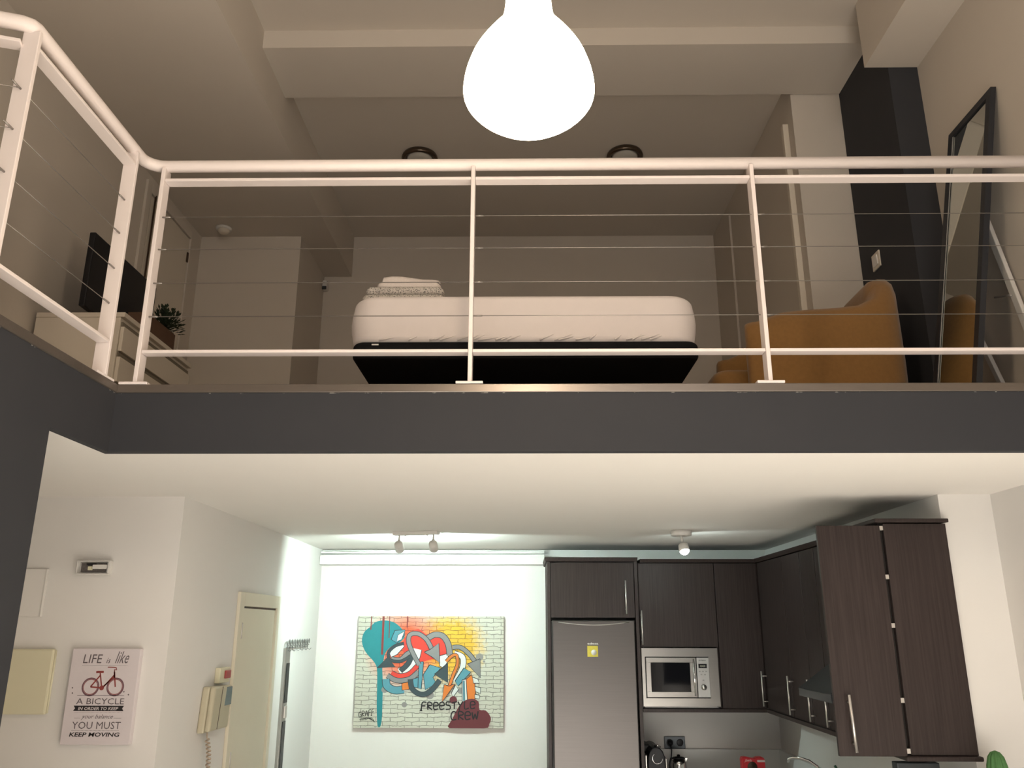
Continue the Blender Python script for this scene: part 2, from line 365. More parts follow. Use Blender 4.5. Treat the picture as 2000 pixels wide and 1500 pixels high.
# ------------------------------------------------------------- door on the upper left wall
dr = MB(); dr.box(XL, XL+.02, 5.10, 5.17, 2.46, 4.62).box(XL, XL+.02, 5.89, 5.96, 2.46, 4.62).box(XL, XL+.02, 5.17, 5.89, 4.55, 4.62)
d1 = struct('door_1', dr, M_UP, bevel=.003, origin=(XL, 5.5, 2.46))
obj('door_leaf', MB().box(XL, XL+.009, 5.20, 5.885, 2.47, 4.54), M_DRESSER, d1, bevel=.002)
obj('door_gap', MB().box(XL, XL+.004, 5.171, 5.20, 2.47, 4.55), M_BROWN, d1)
obj('hinge', MB().box(XL, XL+.018, 5.86, 5.88, 4.34, 4.42), M_BROWN, d1)
struct('trim_7', MB().tube([(XL+.018, 5.235, 2.9), (XL+.018, 5.235, 4.56)], .007, 8), M_BROWN)

# ------------------------------------------------------------- bed
t = root('bed', (0, 4.35, 2.46), 'double bed seen foot end on with white fitted sheet and black base', 'bed')
def rsolid(x0, x1, y0, y1, z0, z1, rc, rz, n=7, bulge=0., ncorner=8):
    """rounded slab: corner radius rc in plan, edge radius rz"""
    m = MB(); m.smooth = True
    lay = []
    for i in range(n+1):
        a = -PI/2 + (PI/2)*i/n; lay.append((rz*(1-math.cos(a)), z0+rz*(1+math.sin(a))))
    for i in range(1, 4): lay.append((-bulge*math.sin(PI*i/4), z0+rz+(z1-z0-2*rz)*i/4))
    for i in range(n+1):
        a = (PI/2)*i/n; lay.append((rz*(1-math.cos(a)), z1-rz*(1-math.sin(a))))
    rings = []
    for ins, z in lay:
        r = max(rc-ins, .004); P = []
        for cx, cy, a0 in ((x1-ins-r, y1-ins-r, 0), (x0+ins+r, y1-ins-r, PI/2), (x0+ins+r, y0+ins+r, PI), (x1-ins-r, y0+ins+r, 1.5*PI)):
            for k in range(ncorner+1):
                a = a0+PI/2*k/ncorner; P.append((cx+r*math.cos(a), cy+r*math.sin(a), z))
        rings.append(P)
    N = len(rings[0]); vs = [p for r_ in rings for p in r_]
    fsx = [(i*N+k, i*N+(k+1) % N, (i+1)*N+(k+1) % N, (i+1)*N+k) for i in range(len(rings)-1) for k in range(N)]
    fsx += [tuple(range(N))[::-1], tuple((len(rings)-1)*N+k for k in range(N))]
    return m.add(vs, fsx)
bs = obj('bed_base', rsolid(-.757, .768, 3.395, 5.30, 2.725, 2.803, .06, .02), M_BLACKFAB, t)
mt = obj('mattress', rsolid(-.772, .768, 3.39, 5.30, 2.80, 3.019, .13, .032, bulge=.010), M_SHEET, t)
pp = MB()
for z in (2.99, 2.835):
    P = []; x0, x1, y0, y1, rc = -.776, .772, 3.386, 5.304, .13
    for cx, cy, a0 in ((x1-rc, y1-rc, 0), (x0+rc, y1-rc, PI/2), (x0+rc, y0+rc, PI), (x1-rc, y0+rc, 1.5*PI)):
        for k in range(9): a = a0+PI/2*k/8; P.append((cx+rc*math.cos(a), cy+rc*math.sin(a), z+(.003*math.sin(k*2+cx*9))))
# tucked hem gathers along the bottom of the sheet
for i in range(46):
    x = -.66+1.22*i/45+random.uniform(-.01, .01); l = random.uniform(.03, .12); h = random.uniform(.010, .034)
    if random.random() < .5: continue
    obj('sheet_fold', MB().tube([(x, 3.391, 2.806), (x+l*.5, 3.3895, 2.806+h*.5), (x+l, 3.393, 2.808+h)], [.004, .003, .001], 6), M_SHEET, mt)
for sx in (-.66, .66):
    for y in (4.35, 5.2):
        obj('leg', MB().lathe([(.022, 0), (.028, .26)], (sx, y, 2.4655), n=16), M_DARKFIL, t)
obj('base_tag', MB().box(-.665, -.635, 3.392, 3.396, 2.783, 2.789), M_WHITEP, t)
t = root('folded_bedspread', (-.565, 3.68, 3.02), 'folded grey speckled print bedspread lying on the white mattress', 'bedspread')
obj('lower_fold', rsolid(-.75, -.365, 3.52, 3.85, 3.02, 3.085, .03, .03), M_PRINT, t)
obj('upper_fold', rsolid(-.735, -.372, 3.53, 3.84, 3.085, 3.122, .03, .018), M_PRINT, t)
t = root('folded_towel', (-.56, 3.68, 3.123), 'folded white towel on top of the speckled bedspread', 'towel')
obj('bottom_layer', rsolid(-.69, -.39, 3.55, 3.82, 3.123, 3.155, .04, .015), M_TOWEL, t)
tw = MB(); tw.smooth = True
xs = [-.67, -.66, -.62, -.57, -.52, -.47, -.43, -.40, -.392]; top = [3.158, 3.184, 3.190, 3.188, 3.180, 3.173, 3.172, 3.168, 3.158]
vs = []
for y in (3.57, 3.575, 3.68, 3.79, 3.80):
    for x, z in zip(xs, top): vs.append((x, y, z-(.012 if y in (3.57, 3.80) else 0)))
    for x, z in zip(xs, top): vs.append((x, y, 3.155))
n = len(xs)
fsx = []
for j in range(4):
    for i in range(n-1):
        a = j*2*n+i; fsx += [(a, a+1, a+2*n+1, a+2*n)]
    fsx += [(j*2*n, (j+1)*2*n, (j+1)*2*n+n, j*2*n+n), (j*2*n+n-1, j*2*n+2*n-1, (j+1)*2*n+2*n-1, (j+1)*2*n+n-1)]
for j in (0, 4):
    for i in range(n-1): a = j*2*n+i; fsx += [(a, a+n, a+n+1, a+1) if j == 0 else (a, a+1, a+n+1, a+n)]
tw.add(vs, fsx); obj('top_layer', tw, M_TOWEL, t)

# ------------------------------------------------------------- armchair (seen from its side)
t = root('armchair', (1.5, 4.15, 2.46), 'mustard velvet tub armchair beside the leaning mirror', 'armchair')
def shell(sections, mat_, name, parent):
    m = MB(); m.smooth = True; N = len(sections[0]); vs = [p for s_ in sections for p in s_]
    fsx = [(i*N+k, i*N+(k+1) % N, (i+1)*N+(k+1) % N, (i+1)*N+k) for i in range(len(sections)-1) for k in range(N)]
    fsx += [tuple(range(N))[::-1], tuple((len(sections)-1)*N+k for k in range(N))]
    return obj(name, m.add(vs, fsx), mat_, parent)
# U-shaped wrap-around: near arm (y=3.78) -> back (x=1.9) -> far arm (y=4.5)
cx0, ys, ye, xf, xb = 1.5, 3.80, 4.52, 1.155, 1.915
U = [(xf, ys), (xf+.12, ys-.005), (xf+.26, ys-.008), (xf+.40, ys-.005), (xf+.52, ys), (xf+.62, ys+.012), (xf+.69, ys+.045), (xf+.735, ys+.11), (xf+.755, ys+.2), (xb, (ys+ye)/2)]
U += [(x, ys+ye-y) for x, y in U[-2::-1]]
H = [.615, .650, .664, .674, .690, .735, .815, .865, .885, .89]; H += H[-2::-1]
secs = []
for i, (x, y) in enumerate(U):
    p = Vector((x, y, 0)); q0 = Vector((*U[max(i-1, 0)], 0)); q1 = Vector((*U[min(i+1, len(U)-1)], 0)); tg = (q1-q0).normalized()
    nrm = Vector((tg.y, -tg.x, 0))   # outward
    th = .075; h = H[i]; k = .8 if i in (0, len(U)-1) else 1
    s_ = []
    for o, z in ((.0, .05), (.0, .2), (.004, .4), (.0, h-.10), (-.012, h-.04), (-.04, h-.008), (-.075, h), (-.11, h-.008), (-.138, h-.04), (-.15, h-.1), (-.15, .4), (-.15, .05)):
        s_.append(tuple(p+nrm*(o*k)+Vector((0, 0, 2.46+z*(.98 if k < 1 else 1)))))
    secs.append(s_)
# rounded ends of the arms
def endcap(sec, d):
    out = []
    c = sum((Vector(v) for v in sec), Vector())/len(sec)
    for f, o in ((.9, .03), (.62, .055), (.2, .062)):
        out.append([tuple(c+(Vector(v)-c)*Vector((1, f, 1-.18*(1-f))) + Vector((-o, 0, 0))) for v in sec])
    return out
a = endcap(secs[0], -1)[::-1]; b = endcap(secs[-1], -1)
ch = shell(a+secs+b, M_MUSTARD, 'backrest', t)
obj('seat', rsolid(.955, 1.72, 3.965, 4.36, 2.60, 2.86, .09, .06), M_MUSTARD, t)
obj('seat_cushion_front', rsolid(.93, 1.2, 3.93, 4.38, 2.56, 2.75, .08, .06), M_MUSTARD, t)
for x, y in ((1.15, 3.84), (1.15, 4.46), (1.78, 3.95), (1.78, 4.38)):
    obj('leg', MB().lathe([(.012, 0), (.02, .055)], (x, y, 2.4555), n=12), M_DARKFIL, t)

# ------------------------------------------------------------- leaning mirror
mx_ = lambda z: 2.203-(4.05-z)*.2025
t = root('standing_mirror', (1.95, 3.555, 2.46), 'tall black framed mirror leaning on the right wall behind the armchair', 'mirror')
def mir(y0, y1, z0, z1, th, off=0):
    return MB().prism([(mx_(z0)+off, y0, z0), (mx_(z0)+off, y1, z0), (mx_(z1)+off, y1, z1), (mx_(z1)+off, y0, z1)], (th, 0, .0))
fr = MB()
for a_ in ((3.355, 3.755, 4.012, 4.05), (3.355, 3.755, 2.462, 2.50), (3.355, 3.393, 2.50, 4.012), (3.717, 3.755, 2.50, 4.012)):
    y0, y1, z0, z1 = a_
    fr.prism([(mx_(z0), y0, z0), (mx_(z0), y1, z0), (mx_(z1), y1, z1), (mx_(z1), y0, z1)], (.026, 0, 0))
obj('frame', fr, mat('blue_black_frame', (.018, .021, .028), .4), t)
obj('mirror_glass', mir(3.390, 3.720, 2.497, 4.015, .008, .008), M_MIRROR, t)
obj('backing_board', mir(3.390, 3.720, 2.497, 4.015, .004, .018), M_DGREY, t)
obj('inner_bead', MB().box(0, .001, 0, .001, 0, .001) if False else mir(3.711, 3.715, 2.50, 4.012, .004, .002), M_GREYP, t)

# folded drying rack behind the mirror
t = root('folded_drying_rack', (2.2, 3.4, 2.46), 'folded white metal rack with slanting legs leaning on the wall right of the mirror', 'rack')
obj('leg', MB().obox((2.20, 3.442, 2.99), (.010, 0, 0), (0, .020, 0), (0, .141, .525)), M_WHITEP, t, bevel=.003)
obj('leg', MB().obox((2.20, 3.70, 2.76), (.010, 0, 0), (0, .016, 0), (0, .125, .29)), M_WHITEP, t, bevel=.003)
obj('cross_bar', MB().tube([(2.182, 3.575, 3.072), (2.182, 3.45, 3.03)], .005, 8), M_HANDLE, t)

# wall socket on the dark corner
t = root('wall_switch', (2.07, 4.44, 3.61), 'small white switch plate on the anthracite wall above the armchair', 'switch')
obj('plate', MB().box(2.060, 2.0695, 4.395, 4.495, 3.612, 3.712), M_DRESSER, t, bevel=.003)
obj('rocker', MB().box(2.054, 2.061, 4.415, 4.475, 3.632, 3.692), M_WHITEP, t, bevel=.002)

# ------------------------------------------------------------- dresser, TV, planter
t = root('dresser', (-2.36, 4.85, 2.46), 'white chest of drawers against the left wall under the television', 'dresser')
DX0, DX1, DY0, DY1, DZ = -2.62, -2.14, 4.10, 5.02, 3.222
obj('body', MB().box(DX0, DX1-.022, DY0+.002, DY1-.002, 2.465, DZ-.028), M_DRESSER, t, bevel=.002)
obj('top', MB().box(DX0, DX1, DY0, DY1, DZ-.027, DZ), M_DRESSER, t, bevel=.002)
z = DZ-.05
for h in (.165, .165, .165, .20):
    d_ = MB().box(DX1-.02, DX1, DY0+.012, DY1-.012, z-h, z-.028)
    o_ = obj('drawer', d_, M_DRESSER, t, bevel=.002)
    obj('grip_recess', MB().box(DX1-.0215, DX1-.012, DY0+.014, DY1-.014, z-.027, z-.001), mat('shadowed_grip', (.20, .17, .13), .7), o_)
    z -= h+.004
t = root('television', (-2.38, 4.45, 3.223), 'black flat television standing on the white dresser', 'television')
obj('screen', MB().box(-2.38, -2.345, 4.06, 4.84, 3.245, 3.678), M_BLACK, t, bevel=.006)
obj('rear_housing', MB().box(-2.42, -2.381, 4.2, 4.70, 3.28, 3.55), M_BLACK, t, bevel=.015)
obj('stand', MB().box(-2.45, -2.30, 4.30, 4.6, 3.2235, 3.235).box(-2.39, -2.36, 4.42, 4.48, 3.235, 3.26), M_BLACK, t, bevel=.003)
t = root('wooden_planter', (-2.2, 4.58, 3.223), 'long brown wooden planter box on the dresser edge', 'planter')
pl = MB(); pl.box(-2.26, -2.148, 4.36, 4.75, 3.223, 3.235)
for a_ in ((-2.16, -2.148, 4.36, 4.75), (-2.26, -2.248, 4.36, 4.75), (-2.248, -2.16, 4.36, 4.372), (-2.248, -2.16, 4.738, 4.75)): pl.box(*a_, 3.235, 3.325)
obj('box', pl, M_TERR, t, bevel=.001)
obj('soil', MB().box(-2.248, -2.16, 4.372, 4.738, 3.30, 3.31), M_BROWN, t)
t = root('small_leafy_plant', (-2.2, 4.70, 3.311), 'bushy dark green plant in the far end of the wooden planter', 'plant')
lf = MB(); st = MB()
for i in range(380):
    a = random.uniform(0, 2*PI); e = random.uniform(-.1, 1.4); r = random.uniform(.02, .115)
    p = Vector((-2.2+r*math.cos(a)*math.cos(e)*.9, 4.705+r*math.sin(a)*math.cos(e), 3.345+r*math.sin(e)*1.25))
    d = Vector((math.cos(a)*math.cos(e), math.sin(a)*math.cos(e), math.sin(e)+.2)).normalized(); s_ = d.cross(Vector((0, 0, 1))).normalized()*.010
    l = random.uniform(.022, .04)
    lf.add([p, p+d*l*.5+s_, p+d*l, p+d*l*.5-s_, p+d*l*.5+s_.cross(d)*.4], [(0, 1, 4), (1, 2, 4), (2, 3, 4), (3, 0, 4)])
    if i % 14 == 0: st.tube([(-2.2, 4.705, 3.312), p], .0016, 5)
obj('leaves', lf, M_LEAF, t); obj('stems', st, M_LEAF, t)

# ------------------------------------------------------------- kitchen: curtain box along the back wall
bxm = MB(); bxm.box(-1.672, .165, 6.835, 6.928, 2.092, 2.168); bxm.box(-1.672, .165, 6.86, 6.928, 2.182, 2.2)
struct('trim_8', bxm, M_WALL, bevel=.004)
# kitchen left door
dd = MB(); dd.box(-1.675, -1.655, 4.94, 5.02, -.35, 1.80).box(-1.675, -1.655, 5.70, 5.755, -.35, 1.80).box(-1.675, -1.655, 5.02, 5.70, 1.72, 1.80)
d2 = struct('door_2', dd, M_CREAM, bevel=.003, origin=(-1.675, 5.35, -.35))
obj('door_leaf', MB().box(-1.675, -1.670, 5.03, 5.69, -.34, 1.708), M_CREAM, d2)
obj('head_gap', MB().box(-1.675, -1.668, 5.02, 5.70, 1.709, 1.719), M_BROWN, d2)
for z in (1.58, .88):
    obj('hinge', MB().tube([(-1.655, 5.005, z-.045), (-1.655, 5.005, z+.045)], .005, 8), M_HANDLE, d2)

# intercom, red switch
t = root('intercom_phone', (-1.66, 4.66, 1.07), 'beige wall intercom phone with coiled cord beside the cream door', 'intercom')
obj('housing', MB().prism([(-1.675, 4.50, 1.078), (-1.675, 4.86, 1.072), (-1.675, 4.88, 1.29), (-1.675, 4.53, 1.302)], (.04, 0, 0)), M_INT, t, bevel=.01)
obj('handset', MB().prism([(-1.635, 4.50, 1.085), (-1.635, 4.675, 1.085), (-1.635, 4.715, 1.298), (-1.635, 4.53, 1.302)], (.030, 0, 0)), M_INT, t, bevel=.012, seg=3)
obj('handset_seam', MB().prism([(-1.6055, 4.600, 1.09), (-1.6055, 4.606, 1.09), (-1.6055, 4.643, 1.296), (-1.6055, 4.636, 1.296)], (.0015, 0, 0)), M_BROWN, t)
obj('screen', MB().box(-1.636, -1.630, 4.73, 4.865, 1.19, 1.284), M_SCREEN, t, bevel=.002)
cc = []
for i in range(160):
    s_ = i/159; a = s_*2*PI*22
    cc.append((-1.64+.010*math.cos(a)+.01*math.sin(s_*5), 4.575+.022*math.sin(s_*7)+.011*math.sin(a), 1.045-s_*.42))
obj('cord', MB().tube([(-1.64, 4.565, 1.085), (-1.64, 4.57, 1.05)]+cc, .0042, 6), M_CORD, t)
t = root('red_alarm_button', (-1.665, 4.765, 1.305), 'small cream switch box with red button above the intercom', 'switch')
obj('housing', MB().box(-1.675, -1.645, 4.69, 4.845, 1.308, 1.388), M_CREAM2, t, bevel=.004)
obj('button', MB().box(-1.645, -1.635, 4.755, 4.835, 1.330, 1.372), M_REDD, t, bevel=.003)

# coat hook rack and narrow panel
t = root('scrolled_coat_rack', (-1.665, 6.3, 1.42), 'grey wrought wire coat rack with scrolls on the left kitchen wall', 'coat rack')
hk = MB(); hk.tube([(-1.66, 6.0, 1.462), (-1.66, 6.6, 1.462)], .003, 6)
for i in range(9):
    y = 6.02+i*.068; P = []
    for k in range(15):
        a = k/14*3.4*PI; r = .044*(1-k/22); P.append((-1.655+.012*math.sin(a*.7), y+r*math.cos(a), 1.485+r*math.sin(a)*.8))
    hk.tube(P, .0038, 5)
obj('scrollwork', hk, M_GREYP, t)
for i in range(6):
    y = 6.03+i*.11; obj('hook', MB().tube([(-1.66, y, 1.47), (-1.655, y, 1.445), (-1.64, y, 1.438), (-1.63, y, 1.45)], .003, 6), M_GREYP, t)
t = root('narrow_wall_panel', (-1.66, 6.05, -.35), 'narrow tall black and silver panel on the left kitchen wall below the coat rack', 'panel')
obj('frame', MB().box(-1.675, -1.655, 5.985, 6.10, -.345, 1.46), M_STEEL2, t, bevel=.002)
obj('upper_panel', MB().box(-1.656, -1.652, 6.02, 6.095, 1.10, 1.36), M_BLACK, t)
obj('lower_panel', MB().box(-1.656, -1.652, 6.02, 6.095, -.33, .98), M_BLACK, t)
obj('latch', MB().box(-1.656, -1.645, 6.03, 6.09, 1.0, 1.08), M_HANDLE, t, bevel=.004)

# ------------------------------------------------------------- fuse-box covers, emergency light
t = root('fuse_box', (-2.32, 4.03, 1.21), 'cream flat fuse box cover on the left wall beside the bicycle print', 'fuse box')
obj('cover', MB().box(-2.45, -2.195, 4.005, 4.034, 1.214, 1.50), M_CREAM2, t, bevel=.008)
obj('hinge_edge', MB().tube([(-2.192, 4.018, 1.22), (-2.192, 4.018, 1.495)], .005, 8), M_CREAM2, t)
t = root('access_panel', (-2.40, 4.03, 1.64), 'thin white access panel on the left wall above the fuse box', 'panel')
obj('cover', MB().box(-2.50, -2.300, 4.022, 4.0345, 1.645, 1.868), M_WALL, t, bevel=.003)
obj('edge_strip', MB().box(-2.300, -2.294, 4.018, 4.0345, 1.645, 1.868), M_WHITEP, t, bevel=.002)
t = root('emergency_light', (-2.06, 4.0, 1.84), 'small rectangular emergency light without its cover, inner parts showing', 'emergency light')
obj('tray', MB().box(-2.145, -1.985, 4.018, 4.0345, 1.84, 1.905), M_WHITEP, t, bevel=.004)
fr = MB(); fr.box(-2.145, -1.985, 3.995, 4.018, 1.900, 1.905).box(-2.145, -1.985, 3.995, 4.018, 1.84, 1.845).box(-2.145, -2.138, 3.995, 4.018, 1.845, 1.90).box(-1.994, -1.985, 3.995, 4.018, 1.845, 1.90)
obj('rim', fr, M_WHITEP, t, bevel=.002)
obj('circuit_board', MB().box(-2.128, -2.01, 4.010, 4.0175, 1.852, 1.895), mat('dull_metal_inside', (.16, .145, .14), .35, .4, .7, 90), t)
obj('battery', MB().box(-2.067, -1.998, 3.994, 4.010, 1.866, 1.886), M_WHITEP, t, bevel=.003)
obj('terminal_block', MB().box(-2.09, -2.07, 3.998, 4.010, 1.86, 1.878), M_CREAM2, t, bevel=.002)
obj('tube_end', MB().box(-2.10, -2.055, 4.002, 4.010, 1.887, 1.892), M_BLACK, t)

# ------------------------------------------------------------- text and drawing helpers for prints
_tc = {}
def text_mesh(body, size, shear=0., extr=.0, bold=False, space=1.0):
    cu = bpy.data.curves.new('txt', 'FONT'); cu.body = body; cu.size = size; cu.shear = shear; cu.extrude = extr; cu.space_character = space
    cu.resolution_u = 2
    if bold: cu.offset = size*.022
    o = bpy.data.objects.new('txt', cu); col.objects.link(o)
    dg = bpy.context.evaluated_depsgraph_get(); me = bpy.data.meshes.new_from_object(o.evaluated_get(dg))
    vs = [v.co.copy() for v in me.vertices]; fs_ = [tuple(p.vertices) for p in me.polygons]
    bpy.data.objects.remove(o, do_unlink=True); bpy.data.curves.remove(cu); bpy.data.meshes.remove(me)
    return vs, fs_
def add_text(mb, body, P, x, z, wd, h, d, shear=0., bold=False):
    """fit text into width wd, cap height h, on plane mapping P(u,v,depth)"""
    vs, fs_ = text_mesh(body, 1, shear, bold=bold)
    x0 = min(v.x for v in vs); x1 = max(v.x for v in vs); y1 = max(v.y for v in vs)
    sx = wd/(x1-x0); sy = h/y1
    mb.add([P(x+(v.x-x0)*sx, z+v.y*sy, d) for v in vs], fs_)
def smooth_pts(pts, n=4, closed=True):
    out = []; L_ = len(pts); rng = range(L_) if closed else range(L_-1)
    for i in rng:
        if closed: p0, p1, p2, p3 = (pts[(i+k) % L_] for k in (-1, 0, 1, 2))
        else: p0, p1, p2, p3 = pts[max(i-1, 0)], pts[i], pts[i+1], pts[min(i+2, L_-1)]
        for k in range(n):
            q = k/n
            out.append(tuple(.5*((2*p1[j])+(-p0[j]+p2[j])*q+(2*p0[j]-5*p1[j]+4*p2[j]-p3[j])*q*q+(-p0[j]+3*p1[j]-3*p2[j]+p3[j])*q**3) for j in (0, 1)))
    if not closed: out.append(pts[-1])
    return out
def strip_quads(pts, wd):
    n = len(pts); L_, R_ = [], []
    for i, p in enumerate(pts):
        a = pts[max(i-1, 0)]; b = pts[min(i+1, n-1)]; dx, dy = b[0]-a[0], b[1]-a[1]; l = math.hypot(dx, dy) or 1
        q = (wd[i] if isinstance(wd, list) else wd)/2; L_.append((p[0]-dy/l*q, p[1]+dx/l*q)); R_.append((p[0]+dy/l*q, p[1]-dx/l*q))
    return L_+R_, [(i, i+1, n+i+1, n+i) for i in range(n-1)]

# ------------------------------------------------------------- bicycle print
QX0, QX1, QZ0, QZ1, QY = -2.106, -1.787, 1.088, 1.503, 4.003
t = root('bicycle_canvas_print', (-1.946, 4.02, QZ0), 'small white canvas print of a red bicycle with a slogan', 'picture')
obj('canvas', MB().box(QX0, QX1, QY, 4.0345, QZ0, QZ1), mat('pinkish_white_canvas', (.70, .64, .66), .7, 0, .02, 80, .1), t, bevel=.003)
def QP(u, v, d): return (QX0+u*(QX1-QX0), QY-.0006-d*.0001, QZ0+v*(QZ1-QZ0))
# unit square 0..1 on both axes; helper in "aspect" units
AR = (QZ1-QZ0)/(QX1-QX0)
grey = mat('grey_print_ink', (.12, .10, .11), .7); blk = mat('black_print_ink', (.02, .016, .018), .7); redi = mat('brick_red_print_ink', (.28, .05, .045), .7)
g = MB()
add_text(g, 'LIFE', QP, .175, .845, .28, .092, 1, .12)
add_text(g, 'is', QP, .515, .845, .065, .055, 1, .35)
add_text(g, 'like', QP, .645, .845, .20, .125, 1, .45)
for i in range(36): u = .175+i*.0185; g.poly([QP(u, .818, 1), QP(u+.009, .818, 1), QP(u+.009, .822, 1), QP(u, .822, 1)])
g.poly([QP(.16, .503, 1), QP(.84, .503, 1), QP(.84, .508, 1), QP(.16, .508, 1)])
add_text(g, 'A BICYCLE', QP, .16, .415, .69, .062, 1, .0)
add_text(g, 'your balance', QP, .26, .268, .46, .045, 1, .4)
for a_, b_ in ((.16, .25), (.73, .84)): g.poly([QP(a_, .27, 1), QP(b_, .27, 1), QP(b_, .273, 1), QP(a_, .273, 1)])
for i in range(36): u = .16+i*.019; g.poly([QP(u, .328, 1), QP(u+.009, .328, 1), QP(u+.009, .331, 1), QP(u, .331, 1)])
add_text(g, 'YOU MUST', QP, .145, .163, .70, .072, 1)
for i in range(36): u = .15+i*.019; g.poly([QP(u, .145, 1), QP(u+.009, .145, 1), QP(u+.009, .149, 1), QP(u, .149, 1)])
for u, v in ((.075, .585), (.085, .53), (.83, .545), (.90, .515)): g.poly([QP(u-.012, v, 1), QP(u, v-.010, 1), QP(u+.012, v, 1), QP(u, v+.010, 1)])
obj('grey_lettering', g, grey, t)
g = MB()
add_text(g, 'KEEP MOVING', QP, .125, .085, .72, .042, 1, .12, True)
g.poly([QP(.13, .345, 1), QP(.86, .345, 1), QP(.835, .372, 1), QP(.86, .40, 1), QP(.13, .40, 1), QP(.155, .372, 1)])
obj('black_lettering', g, blk, t)
g = MB(); add_text(g, 'IN ORDER TO KEEP', QP, .20, .356, .58, .030, 3, .15, True)
obj('banner_lettering', g, mat('pale_print_ink', (.62, .57, .58), .7), t)
g = MB()
def ring2(mb, P, cx, cz, r, wd, d, ar, n=28, a0=0, a1=2*PI):
    pts = [(cx+r*math.cos(a0+(a1-a0)*i/n), cz+r*math.sin(a0+(a1-a0)*i/n)/ar) for i in range(n+1)]
    inn = [(cx+(r-wd)*math.cos(a0+(a1-a0)*i/n), cz+(r-wd)*math.sin(a0+(a1-a0)*i/n)/ar) for i in range(n+1)]
    mb.add([P(u, v, d) for u, v in pts+inn], [(i, i+1, n+2+i, n+1+i) for i in range(n)])
def bar2(mb, P, pts, wd, d, ar):
    q = [(x, y*ar) for x, y in pts]; vs, fs_ = strip_quads(q, wd); mb.add([P(x, y/ar, d) for x, y in vs], fs_)
w1, w2, wz, wr = (.335, .595), (.695, .595), 0, .128
ring2(g, QP, *w1, wr, .020, 1, AR); ring2(g, QP, *w2, wr, .020, 1, AR)
obj('wheels', g, mat('mauve_print_ink', (.19, .10, .12), .7), t)
g = MB()
ring2(g, QP, *w1, wr-.022, .008, 1, AR); ring2(g, QP, *w2, wr-.022, .008, 1, AR)
bb_ = (.50, .585)
for pts in ([w1, (.455, .715)], [w1, bb_], [(.450, .74), bb_], [bb_, (.665, .70)], [(.525, .595), (.665, .725)], [(.655, .755), w2], [(.655, .755), (.665, .69)]):
    bar2(g, QP, pts, .019, 2, AR)
bar2(g, QP, [(.39, .748), (.415, .752), (.50, .752)], .03, 2, AR)
ring2(g, QP, *bb_, .034, .034, 3, AR, 16)
bar2(g, QP, [(.655, .755), (.65, .775), (.685, .775), (.675, .795), (.64, .80), (.55, .802)], .014, 2, AR)
obj('bicycle_drawing', g, redi, t)

# ------------------------------------------------------------- graffiti canvas
GX0, GX1, GZ0, GZ1, GY = -1.338, -.165, .848, 1.688, 6.895
t = root('graffiti_canvas', (-.75, 6.91, GZ0), 'wide canvas print of colourful graffiti arrows on a white brick wall', 'picture')
def brick_canvas():
    m, nt, b = nmat('printed_brick_canvas'); N, L = nt.nodes, nt.links; sset(b, 'Roughness', .7)
    tc = N.new('ShaderNodeTexCoord'); mp = N.new('ShaderNodeMapping'); mp.inputs['Rotation'].default_value = (math.radians(-90), 0, 0)
    L.new(tc.outputs['Object'], mp.inputs[0])
    nz = N.new('ShaderNodeTexNoise'); nz.inputs['Scale'].default_value = 16; nz.inputs['Detail'].default_value = 4; L.new(tc.outputs['Object'], nz.inputs['Vector'])
    va = N.new('ShaderNodeVectorMath'); va.operation = 'MULTIPLY_ADD'; va.inputs[1].default_value = (.028, .028, .028)
    L.new(nz.outputs['Color'], va.inputs[0]); L.new(tc.outputs['Object'], va.inputs[2]); L.new(va.outputs[0], mp.inputs[0])
    br = N.new('ShaderNodeTexBrick'); br.inputs['Scale'].default_value = 1; br.inputs['Brick Width'].default_value = .115; br.inputs['Row Height'].default_value = .031
    br.inputs['Mortar Size'].default_value = .003; br.inputs['Mortar Smooth'].default_value = .5
    br.inputs['Color1'].default_value = (.55, .54, .46, 1); br.inputs['Color2'].default_value = (.49, .48, .41, 1); br.inputs['Mortar'].default_value = (.20, .195, .165, 1)
    L.new(mp.outputs[0], br.inputs['Vector'])
    def blob(cx, cz, r0, r1, colr, prev, nscale, nst):
        # distance from a point of the print
        vs_ = N.new('ShaderNodeVectorMath'); vs_.operation = 'DISTANCE'; vs_.inputs[1].default_value = (cx, GY-6.91, cz)
        n3 = N.new('ShaderNodeTexNoise'); n3.inputs['Scale'].default_value = nscale; L.new(tc.outputs['Object'], n3.inputs['Vector'])
        L.new(tc.outputs['Object'], vs_.inputs[0])
        ad = N.new('ShaderNodeMath'); ad.operation = 'MULTIPLY_ADD'; ad.inputs[1].default_value = nst; L.new(n3.outputs[0], ad.inputs[0]); L.new(vs_.outputs['Value'], ad.inputs[2])
        mr = N.new('ShaderNodeMapRange'); mr.inputs[1].default_value = r0; mr.inputs[2].default_value = r1; mr.inputs[3].default_value = .93; mr.inputs[4].default_value = 0
        L.new(ad.outputs[0], mr.inputs[0])
        mu = N.new('ShaderNodeMix'); mu.data_type = 'RGBA'; mu.blend_type = 'MULTIPLY'; mu.inputs[7].default_value = (*colr, 1)
        mu.clamp_result = True
        L.new(mr.outputs[0], mu.inputs[0]); L.new(prev, mu.inputs[6]); return mu.outputs[2]
    c = blob(.16, .60-.0, .24, .38, (1.25, .72, .01), br.outputs['Color'], 38, .14)
    c = blob(-.20, .60, .16, .36, (1.3, .16, .03), c, 5, .03)
    L.new(c, b.inputs['Base Color'])
    return m
obj('canvas', MB().box(GX0, GX1, GY, 6.928, GZ0, GZ1), brick_canvas(), t, bevel=.002)
def GUV(X, Y):
    tt = (Y-130)/1262; xl = 135-60*tt; xr = 1750-5*tt; return (X-xl)/(xr-xl), 1-tt
